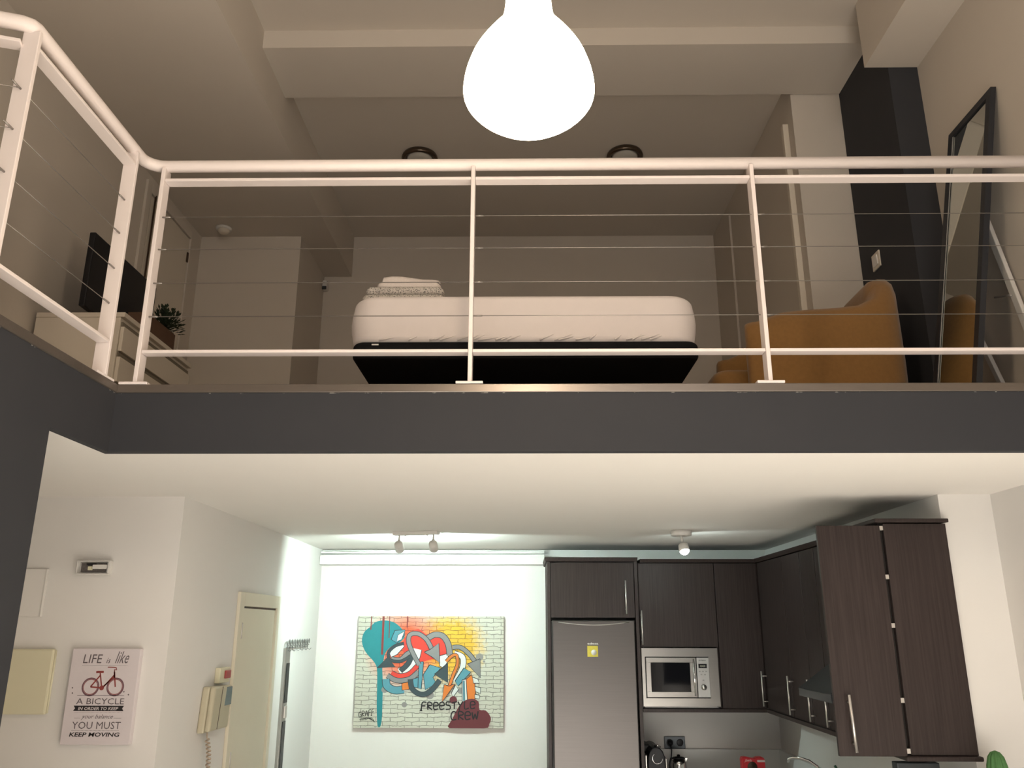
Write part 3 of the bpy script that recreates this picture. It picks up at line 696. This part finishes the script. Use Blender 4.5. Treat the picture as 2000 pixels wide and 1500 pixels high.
def GP(X, Y, d):
    u, v = GUV(X, Y); u = min(max(u, .001), .999); v = min(max(v, .002), .998)
    return (GX0+u*(GX1-GX0), GY-.0006-d*.00012, GZ0+v*(GZ1-GZ0))
ink = {k: mat('print_'+k, c, .7, 0, .06, 40) for k, c in dict(
    teal=(.015, .20, .23), drip=(.20, .035, .03), red=(.62, .045, .03), grey=(.20, .20, .205), dark=(.035, .055, .065), white=(.60, .62, .60),
    blue=(.08, .25, .32), orange=(.58, .16, .025), line=(.03, .035, .045), maroon=(.12, .022, .028), splat=(.24, .23, .22), black=(.01, .01, .012)).items()}
lay = {k: MB() for k in ink}; LV = [1]
def shape(pts, c, outline=8, sm=0):
    if sm: pts = smooth_pts(pts, sm)
    LV[0] += 1
    if outline:
        q = pts+[pts[0], pts[1]]; vs, fs_ = strip_quads(q, outline*2); lay['line'].add([GP(x, y, LV[0]) for x, y in vs], fs_)
        LV[0] += 1
    lay[c].poly([GP(x, y, LV[0]) for x, y in pts])
def ribbon(pts, c, wd, outline=7, sm=5):
    pts = smooth_pts(pts, sm, False); LV[0] += 1
    if outline:
        vs, fs_ = strip_quads(pts, wd+outline*2); lay['line'].add([GP(x, y, LV[0]) for x, y in vs], fs_); LV[0] += 1
    vs, fs_ = strip_quads(pts, wd); lay[c].add([GP(x, y, LV[0]) for x, y in vs], fs_)
def disc(x, y, r, c, n=18): LV[0] += 1; lay[c].poly([GP(x+r*math.cos(2*PI*i/n), y+r*math.sin(2*PI*i/n), LV[0]) for i in range(n)])
shape([(170, 400), (200, 310), (270, 250), (320, 200), (420, 180), (520, 200), (600, 260), (650, 350), (600, 430), (500, 480), (430, 560), (410, 660), (398, 740), (405, 900), (402, 1100), (395, 1300), (378, 1375), (352, 1375), (342, 1300), (338, 1100), (342, 900), (338, 730), (300, 650), (230, 570), (185, 490)], 'teal', 0, 3)
for x0, x1, y1, w_ in ((280, 268, 290, 12), (412, 395, 575, 24), (480, 472, 385, 9), (680, 674, 262, 14)):
    ribbon([(x0, 128), ((x0+x1)/2, (128+y1)/2), (x1, y1)], 'drip', w_, 0, 1)
shape([(640, 560), (620, 450), (690, 340), (800, 280), (900, 350), (1000, 325), (1080, 420), (1115, 560), (1030, 600), (900, 640), (800, 660), (720, 620)], 'red', 0, 3)
disc(930, 1030, 44, 'splat'); disc(645, 1135, 30, 'splat'); disc(425, 970, 36, 'splat'); disc(1480, 600, 42, 'splat'); disc(1530, 650, 13, 'splat'); disc(1270, 980, 34, 'splat')
shape([(500, 400), (540, 300), (650, 292), (640, 350), (560, 437)], 'blue'); shape([(575, 350), (640, 310), (610, 400), (560, 420)], 'white', 5)
shape([(1040, 590), (1125, 565), (1130, 640), (1080, 720), (1040, 700)], 'white')
ribbon([(1200, 560), (1290, 600), (1290, 720), (1210, 880)], 'white', 55)
shape([(480, 560), (520, 490), (620, 450), (640, 480), (560, 570), (500, 600)], 'white')
ribbon([(905, 385), (980, 345), (1070, 360), (1130, 450), (1150, 580)], 'grey', 58)
ribbon([(590, 775), (690, 720), (760, 620), (790, 510)], 'white', 90)
ribbon([(500, 780), (590, 815), (700, 790), (790, 700)], 'red', 46)
ribbon([(455, 810), (560, 865), (700, 850), (800, 770)], 'grey', 50)
ribbon([(440, 850), (455, 930), (540, 975), (640, 965)], 'blue', 78)
ribbon([(740, 540), (690, 670), (600, 760)], 'dark', 46)
ribbon([(500, 620), (600, 630), (680, 560), (750, 540)], 'grey', 42)
ribbon([(640, 445), (550, 470), (480, 530), (465, 590), (500, 640), (600, 650), (700, 600)], 'dark', 24)
shape([(345, 725), (460, 605), (540, 710)], 'dark', 5)
shape([(620, 900), (690, 885), (697, 962), (622, 972)], 'orange')
shape([(725, 860), (805, 832), (805, 945), (735, 935)], 'blue')
shape([(860, 800), (930, 690), (1045, 725), (960, 830), (1000, 900), (880, 965)], 'blue')
shape([(812, 660), (855, 655), (830, 960), (800, 950)], 'blue')
ribbon([(810, 690), (740, 560), (692, 430), (710, 345), (800, 335), (890, 400), (945, 500)], 'grey', 42)
shape([(870, 545), (930, 520), (1025, 445), (1035, 665), (960, 600)], 'grey')
ribbon([(712, 850), (730, 950), (800, 1010), (880, 1015), (960, 960), (1040, 860)], 'dark', 46)
shape([(985, 795), (1125, 675), (1125, 885)], 'dark')
ribbon([(1180, 490), (1270, 490), (1360, 560), (1430, 650)], 'grey', 42)
shape([(1350, 680), (1485, 622), (1490, 832)], 'grey')
shape([(1212, 870), (1310, 725), (1380, 770), (1240, 925)], 'blue')
shape([(1290, 860), (1335, 850), (1345, 1095), (1292, 1095)], 'white'); ribbon([(1305, 865), (1310, 1090)], 'blue', 16, 3, 1)
shape([(1335, 850), (1390, 805), (1425, 900), (1440, 1065), (1350, 1080)], 'orange')
for a_ in (((1405, 830), (1460, 850), (1475, 890), (1415, 890)), ((1430, 935), (1490, 945), (1488, 1005), (1440, 985)), ((1430, 1020), (1480, 1030), (1475, 1065), (1432, 1060)), ((1170, 1010), (1215, 920), (1245, 965), (1190, 1040))): shape(list(a_), 'white')
ribbon([(1110, 650), (1170, 590), (1225, 580), (1235, 680), (1190, 800), (1145, 930)], 'orange', 28)
shape([(1090, 912), (1140, 930), (1205, 905), (1065, 1100)], 'orange')
shape([(1150, 1395), (1180, 1290), (1240, 1170), (1300, 1095), (1400, 1065), (1470, 1100), (1480, 1185), (1550, 1195), (1605, 1270), (1590, 1340), (1530, 1395)], 'maroon', 0, 3); disc(1190, 1080, 42, 'maroon')
LV[0] += 2
GLY = {'F': [[(0, 1), (.2, 0), (1, 0)], [(.15, .45), (.8, .45)], [(-.3, 1), (.2, 1.1)]], 'R': [[(.1, 1), (.1, 0), (.8, .1), (.8, .4), (.1, .5), (.9, 1)]], 'E': [[(.1, .5), (.9, .45), (.7, .05), (.1, .1), (0, .6), (.2, 1), (.9, .9)]],
       'S': [[(.9, .05), (.2, 0), (.1, .4), (.8, .55), (.8, .95), (.0, 1)]], 'T': [[(0, .15), (1, 0)], [(.5, .1), (.45, 1)]], 'Y': [[(0, 0), (.4, .5), (.9, 0)], [(.4, .5), (.2, 1.2)]], 'L': [[(.1, 0), (.1, 1), (.9, .9)]],
       'C': [[(.9, .1), (.3, 0), (0, .5), (.2, 1), (.9, .95)]], 'W': [[(0, .1), (.2, 1), (.5, .3), (.75, 1), (1, 0)]], 'G': [[(.9, .1), (.2, .1), (0, .6), (.3, 1), (.9, .9), (.9, .55), (.5, .55)]], 'A': [[(0, 1), (.5, 0), (.95, 1)], [(.2, .65), (.8, .6)]]}
def tagtext(s_, x, y, cw, h, slope, wd):
    for i, ch_ in enumerate(s_):
        for st_ in GLY[ch_]:
            pts = [(x+(i+p[0]*.85)*cw, y+(p[1]*h)-slope*(i+p[0])*cw) for p in st_]
            pts = smooth_pts(pts, 3, False); vs, fs_ = strip_quads(pts, wd); lay['black'].add([GP(a, b, LV[0]) for a, b in vs], fs_)
tagtext('FREESTYLE', 835, 1110, 68, 82, .03, 14)
tagtext('CREW', 1165, 1210, 78, 88, .02, 15)
tagtext('GRAFF', 140, 1215, 36, 60, .18, 7)
for k in range(3):
    vs, fs_ = strip_quads(smooth_pts([(150+k*30, 1300), (230+k*25, 1280), (300+k*10, 1310+k*8)], 3, False), 6); lay['black'].add([GP(a, b, LV[0]) for a, b in vs], fs_)
names = dict(teal='teal_splash', drip='paint_drips', red='red_fill', grey='grey_arrows', dark='dark_arrows', white='white_shapes', blue='blue_shapes', orange='orange_shapes', line='outlines', maroon='maroon_splash', splat='grey_splats', black='tag_lettering')
for k, mb in lay.items(): obj(names[k], mb, ink[k], t)

# ------------------------------------------------------------- ceiling spotlights
t = root('track_spotlight', (-.725, 5.57, 2.10), 'white ceiling bar with two swivel spotlights lighting the graffiti canvas', 'spotlight')
obj('ceiling_bar', MB().obox((-.725, 5.57, 2.2065), (.155, -.035, 0), (.007, .03, 0), (0, 0, .0115)), M_WHITEP, t, bevel=.003)
for x, y in ((-.842, 5.60), (-.606, 5.555)):
    hd = obj('lamp_head', MB().lathe([(.022, -.028), (.028, -.022), (.030, 0), (.030, .045), (.028, .05)], (x, y, 2.125), axis=(.03, 1, -.45), n=28), M_WHITEP, t)
    obj('arm', MB().tube([(x, y, 2.197), (x, y, 2.15)], .006, 10), M_WHITEP, hd)
    obj('joint', MB().tube([(x-.008, y, 2.158), (x+.008, y, 2.158)], .008, 12), M_HANDLE, hd)
    obj('bulb', MB().lathe([(.024, .0505), (.02, .052), (.001, .053)], (x, y, 2.125), axis=(.03, 1, -.45), n=24), M_BULB, hd)
for x, y in ((-.80, 5.585), (-.65, 5.56)): obj('screw', MB().lathe([(.004, 0), (.004, .01)], (x, y, 2.186), n=8), M_WHITEP, t)
t = root('single_spotlight', (1.035, 5.5, 2.06), 'white round ceiling spotlight with a lit bulb in front of the wall cabinets', 'spotlight')
obj('ceiling_plate', MB().lathe([(.060, 0), (.068, .004), (.068, .036)], (1.035, 5.5, 2.1815), n=36), M_WHITEP, t)
obj('arm', MB().tube([(1.035, 5.5, 2.183), (1.04, 5.49, 2.12)], .009, 10), M_WHITEP, t)
hd = obj('lamp_head', MB().lathe([(.018, .055), (.030, .045), (.034, .02), (.035, .0)], (1.045, 5.47, 2.082), axis=(-.12, .35, 1), n=28), M_WHITEP, t)
obj('bulb', MB().lathe([(.001, -.022), (.016, -.019), (.027, -.009), (.031, .001)], (1.045, 5.468, 2.080), axis=(-.12, .35, 1), n=28), M_BULB, hd)

# ------------------------------------------------------------- kitchen cabinets
def handle(p0, p1, off, parent, r=.006):
    p0, p1, off = Vector(p0), Vector(p1), Vector(off); d = (p1-p0)
    m = MB().tube([p0, p1], r, 12)
    for q in (.14, .86): m.tube([p0+d*q, p0+d*q+off], r*.7, 8)
    return obj('handle', m, M_HANDLE, parent)
CY = 6.33      # front plane of the back run
# tall fridge housing
t = root('fridge_housing_cabinet', (.5, 6.6, -.35), 'tall dark wood housing around the fridge with a cupboard above it', 'cabinet')
obj('side_panel', MB().box(.172, .194, CY, 6.92, -.345, 2.078), M_WOOD, t, bevel=.001)
obj('side_panel', MB().box(.822, .846, CY-.01, 6.92, -.345, 2.078), M_WOOD, t, bevel=.001)
obj('crown_moulding', MB().prism([(.160, CY-.02, 2.078), (.847, CY-.02, 2.078), (.850, CY-.035, 2.108), (.150, CY-.035, 2.108)], (0, .6, 0)), M_WOOD, t, bevel=.003)
obj('carcass', MB().box(.195, .821, 6.36, 6.92, 1.70, 2.077), M_WOOD, t)
dq = obj('door', MB().box(.198, .818, CY, 6.352, 1.672, 2.070), M_WOOD, t, bevel=.002)
handle((.752, 6.292, 1.94), (.752, 6.292, 1.698), (0, .037, 0), dq)
# fridge
t = root('refrigerator', (.508, 6.62, -.35), 'tall stainless steel refrigerator under the dark wood cupboard', 'refrigerator')
obj('body', MB().box(.200, .818, 6.37, 6.90, -.345, 1.648), M_GREYP, t)
fd = obj('door', MB().box(.203, .815, CY-.012, 6.368, .30, 1.655), M_STEEL, t, bevel=.010, seg=3)
obj('door', MB().box(.203, .815, CY-.012, 6.368, -.30, .285), M_STEEL, t, bevel=.010, seg=3)
hp = [(.25+.52*i/12, CY-.013, 1.640-.020*math.sin(PI*i/12)) for i in range(13)]
obj('grip_edge', MB().tube(hp, .0035, 6), M_STEEL2, fd)
def FPl(u, v, d): return (u, CY-.0128-d*.0002, v)
g = MB(); add_text(g, 'edesa', FPl, .460, 1.484, .080, .013, 1, 0, True); obj('brand_lettering', g, mat('silver_lettering', (.75, .73, .70), .4), fd)
st_ = obj('sticker', MB().box(.459, .536, CY-.0138, CY-.0122, 1.398, 1.474), mat('yellow_sticker', (.62, .50, .06), .5, 0, .15, 60), fd)
obj('sticker_badge', MB().lathe([(.02, 0), (.02, .0012)], (.506, CY-.0139, 1.428), axis=(0, -1, 0), n=20), M_WHITEP, st_)

# microwave cabinet
t = root('microwave_cabinet', (1.135, 6.6, 1.03), 'dark wood wall cabinet holding the built-in microwave', 'cabinet')
obj('carcass', MB().box(.852, 1.418, 6.352, 6.92, 1.474, 2.07), M_WOOD, t)
obj('side_panel', MB().box(.852, .868, 6.35, 6.92, 1.05, 1.473), M_WOOD, t)
obj('side_panel', MB().box(1.402, 1.418, 6.35, 6.92, 1.05, 1.473), M_WOOD, t)
dq = obj('door', MB().box(.852, 1.416, CY, 6.350, 1.467, 2.066), M_WOOD, t, bevel=.002)
handle((.862, 6.292, 1.725), (.862, 6.292, 1.482), (0, .037, 0), dq)
# microwave
t = root('microwave_oven', (1.12, 6.5, 1.06), 'built-in stainless steel microwave oven with dark window beside the fridge', 'microwave')
MY = 6.312
fm = MB(); X0, X1, Z0, Z1 = .852, 1.402, 1.062, 1.460; x0, x1, z0, z1 = .874, 1.335, 1.117, 1.400
fm.box(X0, X1, MY, MY+.012, z1, Z1).box(X0, X1, MY, MY+.012, Z0, z0).box(X0, x0, MY, MY+.012, z0, z1).box(x1, X1, MY, MY+.012, z0, z1)
obj('trim_frame', fm, M_STEEL2, t)
obj('body', MB().box(.872, 1.398, 6.332, 6.85, 1.075, 1.450), M_BLACK, t)
df = MB(); dx0, dx1, dz0, dz1 = .880, 1.240, 1.124, 1.394; wx0, wx1, wz0, wz1 = .914, 1.196, 1.160, 1.360
df.box(dx0, dx1, MY-.008, MY+.014, wz1, dz1).box(dx0, dx1, MY-.008, MY+.014, dz0, wz0).box(dx0, wx0, MY-.008, MY+.014, wz0, wz1).box(wx1, dx1, MY-.008, MY+.014, wz0, wz1)
dq = obj('door', df, M_STEEL2, t, bevel=.0015)
obj('window', MB().box(wx0, wx1, MY-.003, MY+.012, wz0, wz1), M_OVEN, dq)
obj('handle', MB().tube([(1.222, MY-.022, 1.135), (1.222, MY-.026, 1.26), (1.222, MY-.022, 1.385)], .006, 10), M_CHROME, dq)
cp = obj('control_panel', MB().box(1.246, 1.333, MY-.006, MY+.014, 1.124, 1.394), mat('silver_panel', (.50, .50, .49), .35, .5), t, bevel=.001)
obj('display', MB().box(1.258, 1.318, MY-.008, MY-.0055, 1.322, 1.352), M_BLACK, cp)
g = MB(); add_text(g, '00', lambda u, v, d: (u, MY-.0085, v), 1.27, 1.331, .036, .012, 1); obj('display_digits', g, mat('pale_digits', (.6, .62, .5), .5), cp)
obj('knob', MB().lathe([(.020, 0), (.019, .014), (.001, .015)], (1.288, MY-.006, 1.192), axis=(0, -1, 0), n=24), M_STEEL2, cp)
for x, z in ((1.265, 1.30), (1.288, 1.30), (1.312, 1.30), (1.276, 1.278), (1.302, 1.278), (1.288, 1.240)): obj('button', MB().box(x-.006, x+.006, MY-.0085, MY-.0055, z-.004, z+.004), M_GREYP, cp)
g = MB(); add_text(g, 'edesa', lambda u, v, d: (u, MY-.0085, v), 1.262, 1.372, .05, .010, 1); obj('brand_lettering', g, M_DGREY, cp)

# corner cabinet (leaf on the back run)
t = root('corner_wall_cabinet', (1.6, 6.6, 1.03), 'dark wood corner wall cabinet right of the microwave with a plain door', 'cabinet')
obj('carcass', MB().box(1.421, 1.98, 6.352, 6.92, 1.05, 2.07), M_WOOD, t)
obj('door', MB().box(1.421, 1.735, CY, 6.350, 1.048, 2.066), M_WOOD, t, bevel=.002)
# right run
RXF = 1.742
def side_cab(y0, y1, label, hy, hz0=1.065, hz1=1.303, name='wall_cabinet'):
    t = root(name, (1.86, (y0+y1)/2, 1.05), label, 'cabinet', 'dark wood wall cabinets along the right kitchen wall')
    obj('carcass', MB().box(RXF+.021, 1.982, y0+.001, y1-.001, 1.05, 2.07), M_WOOD, t)
    d_ = obj('door', MB().box(RXF, RXF+.020, y0+.0025, y1-.0025, 1.048, 2.066), M_WOOD, t, bevel=.0015)
    handle((RXF-.037, hy, hz0), (RXF-.037, hy, hz1), (.037, 0, 0), d_)
    return t
side_cab(5.727, 6.325, 'right-wall cabinet nearest the kitchen corner, widest of the row', 6.30)
side_cab(5.35, 5.725, 'right-wall cabinet second from the kitchen corner', 5.69)
side_cab(5.075, 5.348, 'right-wall cabinet third from the corner, handle partly behind the hood', 5.30)
side_cab(4.93, 5.073, 'narrow right-wall cabinet beside the extractor hood', 5.01)
tt_ = root('over_hood_cabinet', (1.87, 4.66, 1.6), 'dark wood cabinet above the extractor hood behind the open door', 'cabinet')
obj('carcass', MB().box(RXF+.021, 1.982, 4.405, 4.928, 1.62, 2.07), M_WOOD, tt_)
obj('door', MB().box(RXF, RXF+.02, 4.41, 4.924, 1.62, 2.066), M_WOOD, tt_, bevel=.0015)
# end cabinet with open door
t = root('open_wall_cabinet', (1.85, 4.2, 1.05), 'nearest dark wood wall cabinet with its door swung open', 'cabinet')
cb = MB(); cb.box(1.70, 1.983, 4.38, 4.40, 1.065, 2.075).box(1.70, 1.983, 3.97, 4.38, 2.055, 2.075).box(1.70, 1.983, 3.97, 4.38, 1.065, 1.083).box(1.965, 1.983, 3.97, 4.38, 1.083, 2.055).box(1.71, 1.964, 3.98, 4.375, 1.55, 1.567)
obj('carcass', cb, M_WOOD, t)
obj('side_panel', MB().box(1.696, 1.990, 3.946, 3.968, 1.066, 2.076), M_WOOD, t, bevel=.002, label='end panel facing the room')
dq = obj('door', MB().box(1.380, 1.677, 3.94, 3.960, 1.062, 2.066), M_WOOD, t, bevel=.002, label='open door seen flat on')
handle((1.436, 3.905, 1.318), (1.444, 3.905, 1.082), (0, .035, 0), dq, .0065)
for z in (2.055, 1.830, 1.613, 1.292, 1.083): obj('hinge', MB().box(1.678, 1.695, 3.948, 3.966, z-.010, z+.010), M_HANDLE, dq)
obj('door_gap_strip', MB().box(1.6785, 1.6955, 3.967, 3.969, 1.066, 2.076), M_CONC, t)
# crown mouldings and light rails of the runs
t = root('cabinet_cornice', (1.6, 5.4, 2.07), 'dark wood cornice strip running along the top of the wall cabinets', 'cornice')
obj('back_run', MB().prism([(.868, CY-.012, 2.071), (.868, CY-.028, 2.096), (.868, 6.9, 2.096), (.868, 6.9, 2.071)], (1.1, 0, 0)), M_WOOD, t)
obj('side_run', MB().prism([(RXF-.012, 4.425, 2.071), (RXF-.028, 4.425, 2.096), (1.98, 4.425, 2.096), (1.98, 4.425, 2.071)], (0, 1.90, 0)), M_WOOD, t)
obj('end_piece', MB().box(1.652, 1.998, 3.925, 4.424, 2.080, 2.098), M_WOOD, t, bevel=.004)
t = root('cabinet_light_rail', (1.6, 5.4, 1.02), 'dark wood light rail under the wall cabinets', 'trim rail')
obj('back_run', MB().box(.85, 1.76, CY-.01, 6.40, 1.022, 1.046), M_WOOD, t, bevel=.003)
obj('side_run', MB().box(RXF-.014, 1.80, 4.93, 6.318, 1.022, 1.046), M_WOOD, t, bevel=.003)
obj('end_piece', MB().box(1.665, 2.0, 3.925, 4.405, 1.044, 1.064), M_WOOD, t, bevel=.006, seg=3)
# extractor hood
t = root('extractor_hood', (1.73, 4.67, 1.24), 'dark grey pyramid extractor hood between the wall cabinets', 'hood')
hx0, hx1, hy0, hy1 = 1.535, 1.98, 4.42, 4.925
obj('canopy_rim', MB().box(hx0, hx1, hy0, hy1, 1.240, 1.282), M_DGREY, t, bevel=.002)
obj('pyramid', MB().add([(hx0, hy0, 1.2825), (hx1, hy0, 1.2825), (hx1, hy1, 1.2825), (hx0, hy1, 1.2825), (1.78, 4.55, 1.49), (hx1, 4.55, 1.49), (hx1, 4.80, 1.49), (1.78, 4.80, 1.49)],
    [(0, 3, 2, 1), (4, 5, 6, 7), (0, 1, 5, 4), (1, 2, 6, 5), (2, 3, 7, 6), (3, 0, 4, 7)]), M_DGREY, t, bevel=.002)
obj('chimney', MB().box(1.785, 1.98, 4.555, 4.795, 1.491, 1.618), M_DGREY, t)
obj('light_lens', MB().box(1.60, 1.68, 4.62, 4.72, 1.2365, 1.2405), M_HANDLE, t, bevel=.002)
# tall dark upright panel under the end cabinet
t = root('dark_grey_splash_panel', (1.77, 4.2, .55), 'dark grey upright panel directly under the open cabinet', 'panel')
obj('panel', MB().box(1.675, 1.865, 4.06, 4.12, .572, 1.021), M_DGREY, t, bevel=.004)
obj('foot', MB().box(1.66, 1.88, 4.04, 4.14, .5605, .572), M_DGREY, t, bevel=.003)

# ------------------------------------------------------------- worktop area
t = root('kitchen_worktop', (1.5, 5.5, .52), 'pale kitchen worktop along the back and right walls', 'worktop')
obj('back_slab', MB().box(.85, 1.982, 6.30, 6.928, .52, .56), M_COUNTER, t, bevel=.003)
obj('side_slab', MB().box(1.36, 1.982, 3.975, 6.298, .52, .56), M_COUNTER, t, bevel=.003)
obj('bar_end', MB().box(1.36, XR-.003, 3.3, 3.966, .52, .56), M_COUNTER, t, bevel=.003)
t = root('wall_upstand', (1.5, 6.9, .56), 'glossy pale upstand strip behind the worktop', 'upstand')
obj('back_strip', MB().box(.86, 1.984, 6.90, 6.928, .561, .705), M_TILE, t)
obj('side_strip', MB().box(1.957, 1.984, 4.2, 6.899, .561, .705), M_TILE, t)
for i, (x0, x1) in enumerate(((.86, 1.35),)):
    t = root('base_cabinet', ((x0+x1)/2, 6.6, -.35), 'dark wood base cabinet on the back wall next to the fridge', 'cabinet')
    obj('carcass', MB().box(x0, x1, 6.36, 6.92, -.345, .519), M_WOOD, t)
    dq = obj('door', MB().box(x0+.003, x1-.003, 6.338, 6.358, -.24, .51), M_WOOD, t, bevel=.002)
    handle((x0+.06, 6.302, .44), (x0+.06, 6.302, .22), (0, .037, 0), dq)
lb = ['dark wood base cabinet in the kitchen corner on the right', 'dark wood base cabinet under the tap', 'dark wood base cabinet below the hood', 'dark wood base cabinet below the open wall cabinet']
for i, (y0, y1) in enumerate(((5.72, 6.3), (5.12, 5.718), (4.52, 5.118), (3.94, 4.518))):
    t = root('base_cabinet', (1.7, (y0+y1)/2, -.35), lb[i], 'cabinet')
    obj('carcass', MB().box(1.42, 1.98, y0, y1, -.345, .519), M_WOOD, t)
    dq = obj('door', MB().box(1.398, 1.418, y0+.003, y1-.003, -.24, .51), M_WOOD, t, bevel=.002)
    handle((1.362, y0+.05, .44), (1.362, y0+.05, .22), (.037, 0, 0), dq)
t = root('bar_base_cabinet', (1.8, 3.6, -.35), 'dark wood cabinet carrying the worktop end by the right wall', 'cabinet')
obj('carcass', MB().box(1.42, XR-.004, 3.34, 3.925, -.345, .519), M_WOOD, t)

# socket with plug and cord
t = root('double_wall_socket', (1.16, 6.92, .70), 'dark double wall socket above the worktop', 'socket')
obj('plate', MB().box(1.082, 1.242, 6.912, 6.929, .706, .793), M_DGREY, t, bevel=.003)
for x in (1.122, 1.202): obj('outlet', MB().lathe([(.026, 0), (.026, .002), (.022, .003)], (x, 6.912, .750), axis=(0, -1, 0), n=24), M_BLACK, t)
t = root('power_cord', (1.12, 6.89, .56), 'black plug and power cord hanging from the wall socket', 'cord')
obj('plug', MB().lathe([(.018, 0), (.02, .01), (.016, .035)], (1.122, 6.908, .75), axis=(0, -1, 0), n=16), M_BLACK, t)
obj('cable', MB().tube([(1.122, 6.876, .74), (1.128, 6.872, .70), (1.122, 6.87, .65), (1.105, 6.86, .60), (1.09, 6.82, .566)], .004, 8), M_BLACK, t)
# coffee machine
t = root('coffee_machine', (.948, 6.55, .561), 'black and silver capsule coffee machine at the left end of the worktop', 'coffee machine')
pts = [(.888, .561), (1.012, .561), (1.014, .66), (1.010, .71), (.998, .745), (.978, .768), (.95, .775), (.922, .768), (.902, .745), (.890, .71), (.886, .66)]
obj('body', MB().prism([(x, 6.46, z) for x, z in pts], (0, .36, 0)), M_BLACK, t, bevel=.008, seg=3)
obj('side_panel', MB().box(.868, .887, 6.48, 6.80, .561, .72), M_STEEL2, t, bevel=.006)
obj('side_panel', MB().box(1.013, 1.028, 6.48, 6.80, .561, .70), M_STEEL2, t, bevel=.006)
rg = [(.955+.036*math.cos(a), 6.457, .70+.036*math.sin(a)) for a in [2.1+i*.2 for i in range(22)]]
obj('chrome_ring', MB().tube(rg, .0035, 8), M_CHROME, t)
obj('lever', MB().tube([(.945, 6.50, .778), (.965, 6.48, .783), (.985, 6.50, .772)], .006, 8), M_CHROME, t)
obj('tank_lid', MB().box(.872, .925, 6.62, 6.80, .72, .775), M_BLACK, t, bevel=.01)
# kettle
t = root('electric_kettle', (1.135, 6.62, .561), 'stainless steel kettle with black lid below the wall socket', 'kettle')
obj('body', MB().lathe([(.062, .0), (.064, .012), (.056, .08), (.047, .118)], (1.135, 6.62, .561), n=36), M_CHROME, t)
obj('lid', MB().lathe([(.046, .119), (.040, .126), (.012, .130), (.012, .142), (.001, .145)], (1.135, 6.62, .561), n=30), M_BLACK, t)
obj('handle', MB().tube([(1.10, 6.60, .686), (1.075, 6.59, .682), (1.060, 6.58, .64), (1.064, 6.58, .585)], .008, 8), M_BLACK, t)
obj('spout', MB().prism([(1.175, 6.61, .64), (1.182, 6.61, .682), (1.200, 6.61, .682)], (0, .025, 0)), M_CHROME, t)
# red packet
t = root('red_coffee_packet', (1.648, 6.5, .561), 'red packet with white script lettering standing on the worktop', 'packet')
pk = [(1.566, .561), (1.728, .561), (1.730, .69), (1.722, .704), (1.705, .7105), (1.675, .708), (1.65, .700), (1.62, .705), (1.59, .711), (1.566, .708), (1.560, .69)]
obj('packet', MB().prism([(x, 6.47, z) for x, z in pk], (0, .06, 0)), M_RED, t, bevel=.006)
PKP = lambda u, v, d: (u, 6.4692-d*.0003, v)
g = MB(); add_text(g, 'Jaelu', PKP, 1.58, .681, .055, .017, 1, .4); g.box(1.672, 1.728, 6.4685, 6.4692, .677, .690)
obj('lettering', g, mat('pale_pink_print', (.80, .62, .60), .5), t)
obj('picture_spot', MB().lathe([(.035, 0), (.035, .0012)], (1.635, 6.4695, .645), axis=(0, -1, 0), n=24), M_BROWN, t)
# tap
t = root('kitchen_tap', (1.90, 5.8, .561), 'curved chrome kitchen tap by the right wall', 'tap')
tp = [(1.90, 5.70, .561), (1.90, 5.70, .66), (1.885, 5.71, .715), (1.86, 5.73, .757), (1.82, 5.76, .785), (1.775, 5.79, .797), (1.735, 5.82, .797), (1.712, 5.835, .787), (1.708, 5.838, .765)]
obj('spout', MB().tube([(x, y, z) for x, y, z in tp], .010, 14), M_CHROME, t)
obj('base', MB().lathe([(.026, 0), (.026, .02), (.018, .03)], (1.90, 5.70, .561), n=24), M_CHROME, t)
obj('lever', MB().tube([(1.91, 5.68, .60), (1.915, 5.63, .625)], .006, 8), M_CHROME, t)
# green brush
t = root('dish_brush', (1.93, 5.35, .561), 'dark green dish brush handle standing beside the tap', 'brush')
obj('handle', MB().tube([(1.93, 5.34, .60), (1.86, 5.33, .77), (1.832, 5.33, .822)], [.006, .007, .008], 10), mat('dark_green_plastic', (.02, .09, .05), .4), t)
obj('holder', MB().lathe([(.032, 0), (.034, .07), (.030, .07), (.028, .01)], (1.93, 5.33, .561), n=24), M_WHITEP, t)
# cactus
t = root('cactus', (2.03, 3.82, .561), 'green ribbed cactus standing at the right edge beside the cabinet', 'cactus')
cm = MB(); cm.smooth = True
lay_ = [(.036, .0), (.039, .1), (.041, .2), (.042, .3), (.041, .37), (.037, .42), (.029, .455), (.017, .473), (.002, .479)]
cz0 = .625; cxx, cyy = 1.995, 3.82; vs = []
N_ = 60
for r, h in lay_:
    for k in range(N_):
        a = 2*PI*k/N_; q = r*(1+.09*math.cos(a*12)); vs.append((cxx+q*math.cos(a), cyy+q*math.sin(a), cz0+h))
cm.add(vs, [(i*N_+k, i*N_+(k+1) % N_, (i+1)*N_+(k+1) % N_, (i+1)*N_+k) for i in range(len(lay_)-1) for k in range(N_)]+[tuple((len(lay_)-1)*N_+k for k in range(N_))])
obj('stem', cm, M_CACT, t)
obj('pot', MB().lathe([(.045, 0), (.06, .12), (.056, .12), (.054, .06)], (cxx, cyy, .561), n=30), M_WHITEP, t)

# ------------------------------------------------------------- lift everything onto the ground floor datum
for o in col.objects:
    if o.parent is None: o.location.z += LIFT
